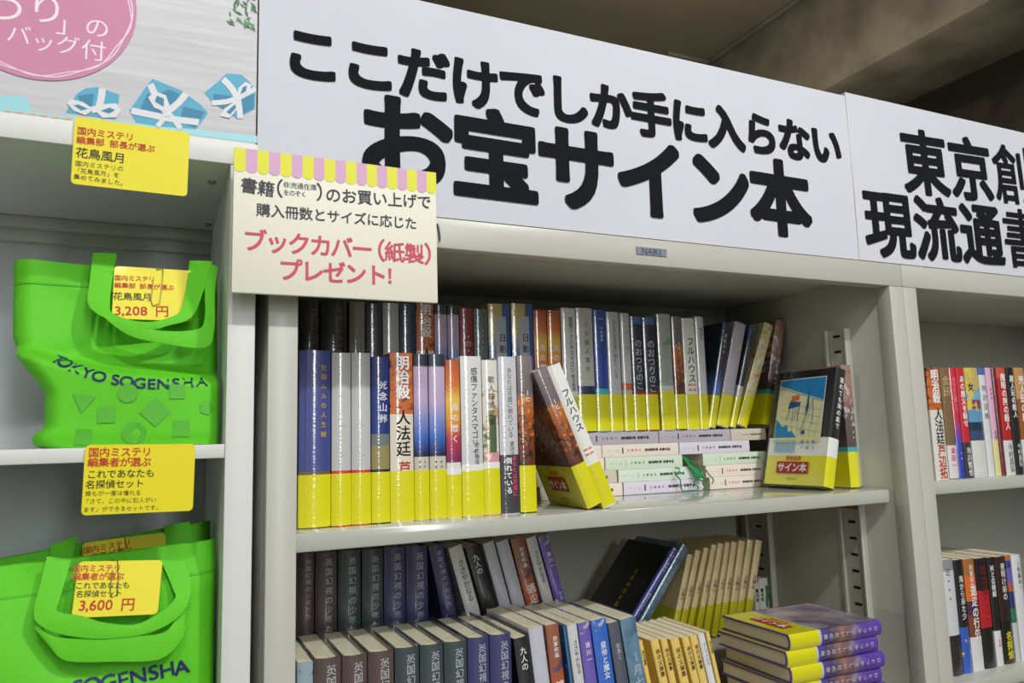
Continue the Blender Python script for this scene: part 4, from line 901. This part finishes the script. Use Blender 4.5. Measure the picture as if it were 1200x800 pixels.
left_side(fb, WF, [('サイン本', (.089, .029), (.044, .029), 1.0, M_WHITEINK, .03, .0012), ('著者直筆', (.078, .0445), (.054, .0445), .95, M_RED, .01, .0007), ('東京創元社', (.073, .011), (.057, .011), .9, M_INK, 0, .0007),
    ('海の底', (.052, .0705), (.030, .0705), .62, M_SEAB, .01, .0008), ('で会う', (.052, .0615), (.030, .0615), .62, M_SEAB, .01, .0008)],
  [('picture_border', [P_(.017, .070, .114, .1775)], M_LINEW, .0001), ('picture_sand', [P_(.0185, .070, .1125, .176)], M_SAND, .0002),
   ('picture_sea', [[(.0185, .138), (.1125, .1670), (.1125, .176), (.0185, .176)], [(.1125, .078), (.066, .078), (.078, .090), (.084, .087), (.088, .100), (.098, .096), (.1125, .110)]], M_SEAB, .0003),
   ('picture_lines', [ln_((.0185, .136), (.1125, .164), .0016)] + [ln_((.03 + .011*i, .079), (.02 + .017*i, .132), .0006) for i in range(5)] + [ln_((.02, .086 + .012*i), (.105, .101 + .012*i), .0006) for i in range(4)] + [P_(.066 + .0045*i, .053, .068 + .0045*i, .074) for i in range(10)], M_LBLUE, .0004),
   ('picture_chair', [ln_((.0855, .130), (.0905, .106), .0014), ln_((.066, .130), (.068, .106), .0014), ln_((.079, .128), (.078, .104), .0010), ln_((.0725, .128), (.074, .109), .0010), [(.090, .126), (.066, .130), (.064, .137), (.087, .139)]], M_SEAD, .0005),
   ('picture_chair', [[(.085, .138), (.068, .141), (.069, .150), (.084, .148)]], M_CHAIRO, .0006),
   ('picture_bag', [[(.058, .084), (.050, .083), (.049, .089), (.056, .090)]], M_SEAD, .00065),
   ('picture_parasol', [[(.0485, .160), (.0465, .128), (.0505, .110), (.0525, .126)], ln_((.0505, .112), (.060, .088), .0010), ln_((.040, .142), (.036, .098), .0008), ln_((.041, .140), (.047, .104), .0007)], M_SEAD, .0006),
   ('signed_mark', [P_(.034, .0195, .099, .0385)], M_SIGN, .0008)])
make_book('book', 'floral_dark', 0.0205, 0.194, (0.8693, 0.0760, 0.0), 0.0, 0.0, 0.1275, 'flowered book with teal-edged yellow band standing between the beach picture book and the wall', 'face-out books by the side wall')

# paperback catalogues lying flat under the raised row
M_BAR = M_INK
def flat_book(xl, xr, layer, colour, Y, lab, ink, hidden=False, h=None, zt=None):
    x0 = at(xl, 540, Y).x; x1 = at(xr, 540, Y).x; t = 0.0193; z0 = 0.0196*(4 - layer) + 0.0002
    key = 'cat_' + colour; w_ = t; h_ = x1 - x0
    if key not in D:
        cc = {'pink': (228, 216, 206), 'mint': (206, 220, 200), 'lilac': (216, 208, 222), 'cream': (204, 196, 176), 'grey': (178, 172, 182), 'pale': (210, 224, 208)}[colour]
        design(key, [(0, rgb(*cc))], bulge=0.0006, coat=0.1, crinkle=0)
    r = make_book('catalogue', key, w_, h_, (x0, Y, z0 + t/2), 0, 0, 0.105, lab, 'catalogues lying flat under the raised row', flatrot=True)
    put = lambda X_, Z_: (-Z_, -0.0004 + prof(-Z_, w_, 0.0006), X_)
    s = 0.0064
    letters('title_lettering', row('創元推理文庫', (h_*.56, 0), (h_*.705, 0), 1.0) + row('目録作品', (h_*.755, 0), (h_*.865, 0), .85), M_INK, r, put, .03)
    letters('author_lettering', row('文庫創作', (h_*.33, 0), (h_*.48, 0), .62), ink, r, put, .01)
    letters('number_lettering', row('一・二', (h_*.08, 0), (h_*.19, 0), .55), M_GREYINK, r, put, 0)
    b = MB(); b.add([put(h_*.25, -.0045), put(h_*.265, -.0045), put(h_*.265, .0045), put(h_*.25, .0045)], [(0, 3, 2, 1)]); b.build('spine_mark', M_INK if colour in ('pink', 'lilac', 'grey') else M_PALEINK, r)
    return r
CY = 0.2190
VI = mat('violet_print', rgb(170, 110, 160), .5)
for a in [(673.5, 773, 0, 'grey', 'grey-lilac catalogue on top of its pile, behind the leaning white book', VI), (774, 857.8, 0, 'grey', 'grey-lilac catalogue on top, under the white and city books', VI),
          (858.6, 899.5, 0, 'cream', 'short cream catalogue under the flowered books', M_GREYINK),
          (706.3, 796, 1, 'pink', 'pinkish catalogue with orange lettering, second layer from the top', M_ORANGEINK), (797, 879.4, 1, 'lilac', 'lilac catalogue in the second layer, over the green ribbons', VI),
          (709.3, 799.7, 2, 'mint', 'mint green catalogue in the middle of its pile, beside the ribbons', M_GREENINK), (824, 899, 2, 'mint', 'mint green catalogue beside the beach picture book', M_GREENINK),
          (724, 811, 3, 'pale', 'pale green catalogue lying on the lowest lilac one', M_GREENINK), (826.5, 899, 3, 'pink', 'pinkish catalogue second from the bottom, beside the beach picture book', M_ORANGEINK),
          (729.4, 823, 4, 'lilac', 'lilac catalogue at the bottom of the pile, touching the shelf', VI), (830.3, 899, 4, 'pink', 'pinkish catalogue at the bottom, beside the beach picture book', M_ORANGEINK)]:
    flat_book(a[0], a[1], a[2], a[3], CY, a[4], a[5])
for L_, (xa, xb) in enumerate([(585, 672.8), (612, 705.4), (615, 708), (628, 722), (632, 728)]):
    flat_book(xa, xb, L_, ('cream', 'pink', 'pink', 'cream', 'pink')[L_], CY, ['cream catalogue hidden at the top of the pile behind the leaning pair', 'pinkish catalogue peeping out beside the leaning white book', 'pinkish catalogue mid-pile behind the leaning white book', 'cream catalogue low in the pile behind the leaning pair', 'pinkish catalogue at the bottom behind the leaning dark book'][L_], M_ORANGEINK)
b = MB(); b.box((0.004, 0.222, 0.0002), (at(583, 540, CY).x, 0.33, 0.0978))
tag(b.build('book_riser', mat('riser_board', rgb(150, 146, 136), .7), bevel=.001), 'plain riser block carrying the dark books behind the front row', 'riser')

# green ribbons
M_RIBB = mat('ribbon_green', rgb(16, 140, 74), 0.45)
rb = MB()
def rib(pts, Ys, r=0.0011): rb.tube(cat_rom([at(p[0], p[1], y) for p, y in zip(pts, Ys)], 6), r, 6)
for k in range(6):
    rib([(799 + k*1.2, 534 + k*.5), (804 + k*1.5, 541 + k), (811 + k*1.6, 549 + k*.6), (817 + k*1.2, 557), (818 + k*1.4, 561 - k*.4)], [.221, .216, .211, .209, .209], .0012)
rib([(812, 553), (816, 560), (813, 566), (818, 570), (817, 575)], [.21, .207, .206, .205, .206]); rib([(791, 548), (796, 549), (795, 554), (792, 556), (797, 562), (798, 570), (800, 575), (808, 574.5), (816, 574)], [.213, .210, .209, .209, .2085, .208, .206, .204, .205])
rib([(817, 562), (823, 563), (824, 567), (827, 571), (824, 573)], [.208, .206, .206, .206, .206], .0016); rib([(820, 556), (826, 550), (831, 556), (836, 562), (834, 567)], [.208, .207, .209, .208, .208]); rib([(809, 540), (817, 543), (821, 550), (822, 556)], [.213, .211, .209, .208])
tag(rb.build('bookmark_ribbon', M_RIBB, smooth=60), 'tangle of green ribbon bookmarks between the two piles of catalogues', 'ribbon')

# ------------------------------------------------------------------ low shelf of the grey bookcase
ZL = -0.325; GY, HY = 0.050, 0.2005; HZ = -0.24
b = MB(); b.box((0.004, 0.205, ZL + .0002), (0.868, 0.345, HZ - 0.0004))
tag(b.build('book_riser', mat('riser_board', rgb(150, 146, 136), .7), bevel=.001), 'low riser on the low shelf under the second row of books', 'riser')
g = [('ice', 348.5, 367.5, 785, 776, 'ice blue book against the post in the front row of the low shelf'), ('eikoku_maroon', 368.2, 401, 785, 771.5, 'maroon hardback next to the ice blue book, low front row'),
 ('eikoku_maroon', 401.6, 431.8, 785, 768, 'maroon hardback in the middle of the three, low front row'), ('eikoku_maroon', 432.4, 463, 785, 763.5, 'maroon hardback beside the first dark green one, low front row'),
 ('eikoku_bottle', 464, 492.8, 785, 759, 'dark green hardback beside the maroon ones, low front row'), ('eikoku_bottle', 493.6, 521.3, 785, 755.5, 'dark green hardback in the middle of three, low front row'),
 ('eikoku_bottle', 522, 549.3, 785, 752, 'dark green hardback beside the indigo ones, low front row'), ('eikoku_indigo', 550, 575.6, 785, 747, 'indigo hardback beside the dark green one, low front row'),
 ('eikoku_indigo', 576.2, 602, 785, 743.5, 'indigo hardback beside the black book, low front row')]
for k, xl, xr, ym, yt, lab in g: stand('book', k, xl, xr, ym, yt, GY, ZL, lab, GL, d=0.134)
for k, tl, tr, rf, lab in [('kyunin', (602.5, 749), (619, 749), (609, 800), 'black book with white title beside the indigo hardback in the low front row'), ('pale_lilac', (620, 737), (637.3, 737), (628, 800), 'plain pale lilac book in the low front row'),
  ('tousou', (640, 733.5), (655.5, 733.5), (647.5, 800), 'orange and dark book with large white title in the low front row'), ('blue_dots', (660, 734), (663, 734), (668.4, 800), 'thin blue speckled book squeezed in the low front row'),
  ('yoroz', (665, 733), (677, 732), (674, 800), 'white book with handwritten black title in the low front row'), ('minakawa', (678, 731), (692, 731), (687, 800), 'purple book with white title in the low front row'),
  ('koutei', (693, 728), (711.5, 728), (703, 800), 'bright blue book with white title in the low front row'), ('slate', (713, 731), (726.5, 731), (724, 800), 'slate grey book between the bright blue and steel blue ones'),
  ('steel', (727.5, 727), (746, 727), (739.5, 800), 'steel blue book at the end of the tall low front row')]:
    lean_book('book', k, tl, tr, rf, GY, ZL, lab, GL, d=0.13)
for k, tl, tr, rf, lab in [('buff', (748.5, 752), (754, 752), (758.5, 800), 'thin buff paperback first after the steel blue book'), ('buff', (763, 751), (773, 751), (774, 800), 'buff paperback with its dark title, second of the small row'),
  ('buff', (775, 750), (783, 750), (786, 800), 'yellow-buff paperback third of the small front row'), ('buff', (786.7, 750), (797, 750), (798.5, 800), 'buff paperback fourth of the small front row'),
  ('buff', (800, 748), (808.6, 748), (812.5, 800), 'buff paperback before the widest gap ends, fifth of the small front row'), ('buff', (809.3, 746), (818, 745), (821.8, 800), 'buff paperback touching the narrow white one'),
  ('buff_white', (818.8, 744), (826.8, 744), (832, 800), 'narrow white paperback near the purple stack'), ('buff', (827.6, 741), (832.2, 741), (841, 800), 'thin buff paperback beside the purple stack')]:
    lean_book('paperback', k, tl, tr, rf, 0.065, ZL, lab, 'buff paperbacks in the low front row', d=0.105)
hb = [('maroon', 349.8, 369, 648, 'maroon hardback against the post in the second row of the low shelf'), ('maroon', 370, 396.2, 647, 'maroon hardback beside the dark green ones, second row of the low shelf'),
 ('bottle', 397, 424, 645, 'dark green hardback touching the maroon one, second row of the low shelf'), ('bottle', 425, 450.3, 643.5, 'dark green hardback touching the indigo one, second row of the low shelf'),
 ('indigo', 451, 476.6, 641, 'indigo hardback touching the dark green one, second row of the low shelf'), ('indigo', 477.2, 503, 640, 'upright indigo hardback beside the leaning one, second row of the low shelf')]
GH = 'books in the second row of the low shelf'
for k, xl, xr, yt, lab in hb: stand('book', 'eikokub_' + k, xl, xr, 690, yt, HY, HZ, lab, GH, d=0.132)
for k, tl, tr, rf, lab in [('eikokub_indigo', (503.5, 641), (521, 640), (519, 720), 'indigo hardback leaning beside the upright indigo ones'), ('yoroz', (526, 643), (543, 643), (545, 712), 'white book with black lettering leaning behind the front row'),
  ('kyunin', (546.3, 643), (562, 643), (565, 708), 'black book leaning in the second row of the low shelf'), ('pale_lilac', (566.5, 637.5), (580, 637), (584.8, 706), 'pale lilac book leaning beside the black one in the second row'),
  ('pale_lilac', (582, 636), (597, 635), (600.5, 706), 'pale lilac book leaning beside the orange one in the second row'), ('tousou', (599, 632.5), (615, 632), (616.8, 705), 'orange and black book with big white title leaning in the second row'),
  ('yoroz', (616.8, 631.5), (629.5, 631), (636, 702), 'narrow white book leaning beside the purple one in the second row'), ('minakawa', (631, 629.5), (643.5, 629), (651, 702), 'purple book leaning last of its group in the second row')]:
    D[k + '_b'] = dict(D[k]); D[k + '_b'].pop('film', None)
    lean_book('book', k + '_b', tl, tr, rf, HY, HZ, lab, GH, d=0.126)
# two books leaning the other way, the black cover in view
D['minakawa_c'] = dict(D['minakawa']); D['minakawa_c'].pop('film'); D['minakawa_c']['stops'] = [(0, rgb(84, 92, 190))]; D['minakawa_c']['text'] = [('皇帝と', .88, .5, M_WHITEINK, .06, .01), ('魔女の小さな', .6, .4, M_WHITEINK, .06, .0)]
D['steel_b'] = dict(D['steel']); D['steel_b'].pop('film')
h1 = lean_book('book', 'minakawa_c', (790, 641), (799, 645), (741.5, 723), HY, HZ, 'blue-violet spined book with a black cover leaning against the small paperbacks', GH, d=0.128)
lean_book('book', 'steel_b', (800.5, 637), (813, 641), (753, 722), HY + .004, HZ, 'steel blue spined book leaning under the black-covered one', GH, d=0.128)
hh = h1.children[0].dimensions; wk = max(v.co.x for v in h1.children[0].data.vertices)*2; hz = max(v.co.z for v in h1.children[0].data.vertices)
left_side(h1, wk, [('創元日本探偵', (.055, .085), (.055, .145), .8, M_YELINK, 0, .0003)], [('black_back_cover', [P_(.006, .002, .1275, hz - .001)], mat('black_print', rgb(20, 20, 22), .3, .5), .0001),
   ('back_cover_print', [P_(.016 + .004*i, .10, .0175 + .004*i, .14) for i in range(8)], mat('dim_print', rgb(70, 70, 72), .5), .0003)], off=.0002)
eb = [((806.5, 649), (813.5, 649), (791.5, 722)), ((816, 644), (823, 644), (800, 722)), ((826, 641), (832.5, 641), (809, 724)), ((835, 637.5), (841.7, 637.5), (818.5, 727)), ((842.5, 636), (849.8, 636), (827, 730)),
      ((851, 635), (857.3, 635), (840.5, 707)), ((858.5, 634.5), (865.5, 634.5), (848, 707)), ((867, 633), (875, 633), (857.5, 705)), ((877, 632), (884.5, 632), (867.5, 697)), ((887, 632), (895, 632), (876, 707))]
ordn = ['first', 'second', 'third', 'fourth', 'fifth', 'sixth', 'seventh', 'eighth', 'ninth', 'tenth']
for k, (tl, tr, rf) in enumerate(eb):
    lean_book('paperback', 'buff_pale', tl, tr, rf, 0.245, HZ, 'tan paperback with yellow band, %s counted from the black-covered leaning book' % ordn[k], 'tan paperbacks behind the purple stack', d=0.090)
# little white booklets standing behind the stack
for x0, x1, zt, lab in ((0.8515, 0.8615, -0.176, 'small white booklet standing beside the tan paperbacks'), (0.8622, 0.8860, -0.170, 'wider white booklet with green ribbon behind the purple stack')):
    r = empty('booklet', ((x0+x1)/2, 0.302, HZ)); tag(r, lab, 'booklet', 'white booklets behind the purple stack')
    b = MB(); b.box((x0 - r.location.x, 0, 0), (x1 - r.location.x, 0.038, zt - HZ)); b.build('cover', mat('booklet_white', rgb(224, 222, 214), .5), r, bevel=.0006)
    letters('title_lettering', [('創', 0, .036, .007), ('元', 0, .028, .007), ('社', 0, .020, .007)], M_INK, r, lambda x, z: (x*.9 - (.006 if x1 - x0 > .02 else 0), -.0003, z + .014), .04)
    if x1 - x0 > .02:
        b = MB(); b.tube([(.003, -.002, .058), (.004, -.003, .045), (.002, -.003, .03), (.003, -.002, .02)], .0012, 6); b.tube([(.006, -.002, .055), (.003, -.003, .047), (.006, -.003, .036)], .0012, 6); b.build('ribbon', M_RIBB, r)

# stack of purple hardbacks lying flat
PT = 0.0208
xs0, ys0 = 0.640, 0.0035
offs = [(0, 0), (-.006, .001), (-.001, .0), (-.003, .003), (.002, .001), (-.002, .002), (0, .001)]
plab = ['purple hardback lying on top of the stack, yellow band and signed mark showing', 'purple hardback directly under the top one of the stack', 'purple hardback in the stack, third from the top',
        'purple hardback in the stack, fourth from the top', 'purple hardback in the stack, fifth from the top', 'purple hardback second from the bottom of the stack', 'purple hardback at the bottom of the stack']
for k in range(7):
    z = ZL + 0.0003 + (6 - k)*(PT + 0.0003)
    pb = make_book('book', 'purple', PT - .0009, 0.169, (xs0 + offs[k][0], ys0 + offs[k][1], z + PT/2), -0.02 + .012*math.sin(k*2.2), 0, 0.138, plab[k], 'purple hardbacks in a stack', flatrot=True)
    if k == 0:
        w_ = PT - .0009
        left_side(pb, w_, [], [('signed_mark', [P_(.030, .016, .098, .037)], M_SIGN, .0003)], off=.0006)
        letters('cover_lettering', [(c, .088 - i*.0165, .029, .0155, 0) for i, c in enumerate('サイン本')], M_WHITEINK, pb, lambda x, z: (-w_/2 - .0013, x, z), .03) if False else None
        L_ = row('サイン本', (-.090, .0265), (-.041, .0265), 1.0)
        letters('cover_lettering', L_, M_WHITEINK, pb, lambda x, z: (-w_/2 - .0013, -x, z), .03)
        L_ = row('著者直筆', (-.080, .044), (-.052, .044), .9)
        letters('cover_lettering', L_, M_RED, pb, lambda x, z: (-w_/2 - .0013, -x, z), .01)
        pm = mat('dusk_picture', rgb(96, 88, 112), .4, .4, noise=(16, rgb(196, 176, 172), .9))
        left_side(pb, w_, [], [('cover_picture', [P_(.006, .0575, .134, .167)], pm, .0001)], off=.0002)

# ------------------------------------------------------------------ right bookcase
GJ, GK = 'books on the middle shelf of the far bookcase', 'books on the low shelf of the far bookcase'
jr = [('meiji_plain', 1091.5, 1107, 'orange and cream book first on the far bookcase middle shelf'), ('kindaichi', 1107.6, 1118.4, 'brown book with pale band beside the orange and cream one, far bookcase'),
  ('anata', 1118.9, 1126, 'red to blue book on the far bookcase middle shelf'), ('majo', 1126.5, 1136, 'red book with white title and dark foot, far bookcase'), ('picture', 1136.5, 1152.4, 'wide yellow book with a blue and maroon picture, far bookcase'),
  ('pale_blue', 1153, 1161, 'pale blue-white book between the picture book and the pink one'), ('pink', 1161.5, 1168.6, 'pink book with a pale yellow foot, far bookcase'), ('wine', 1169, 1173.7, 'thin wine red book on the far bookcase'),
  ('magan', 1174.2, 1185.2, 'bright red book with white foot, far bookcase middle shelf'), ('shijin', 1185.8, 1194.6, 'near-black book with white title beside the bright red one'), ('kyojin', 1195.2, 1207, 'tan and brown book at the frame edge, far bookcase middle shelf')]
for k, xl, xr, lab in jr: stand('book', k, xl, xr, 490, 431, 0.045, 0.006, lab, GJ)
D['k_film'] = {}
kr = [('k_white', 1110, 1124, 655, 'white and grey book with dark foot first on the far bookcase low shelf'), ('k_blue', 1124.6, 1135, 655, 'black book with a blue and yellow foot, far bookcase low shelf'), ('k_tousou', 1135.6, 1149, 654, 'orange and brown book with white foot, far bookcase low shelf'),
  ('k_red', 1149.8, 1163.3, 653, 'black book with a broad red block, far bookcase low shelf'), ('k_dot', 1164, 1172.4, 652, 'narrow black book with white foot, far bookcase low shelf'), ('k_brown', 1173, 1185.7, 651, 'dark brown book with yellow lettering at its foot'),
  ('k_colour', 1186.3, 1192.4, 650, 'thin multicoloured book on the far bookcase low shelf'), ('k_plain', 1193, 1204, 649, 'plain white book at the frame edge, far bookcase low shelf')]
for k, xl, xr, yt, lab in kr: stand('book', k, xl, xr, 720, yt, 0.055, -0.3, lab, GK)
# slim volumes stored behind the low row of the far bookcase
x = 0.952; rr = random.Random(11); q = 0
for i in range(0):
    pass

bpy.data.objects.remove(_fo); bpy.data.curves.remove(_fc)
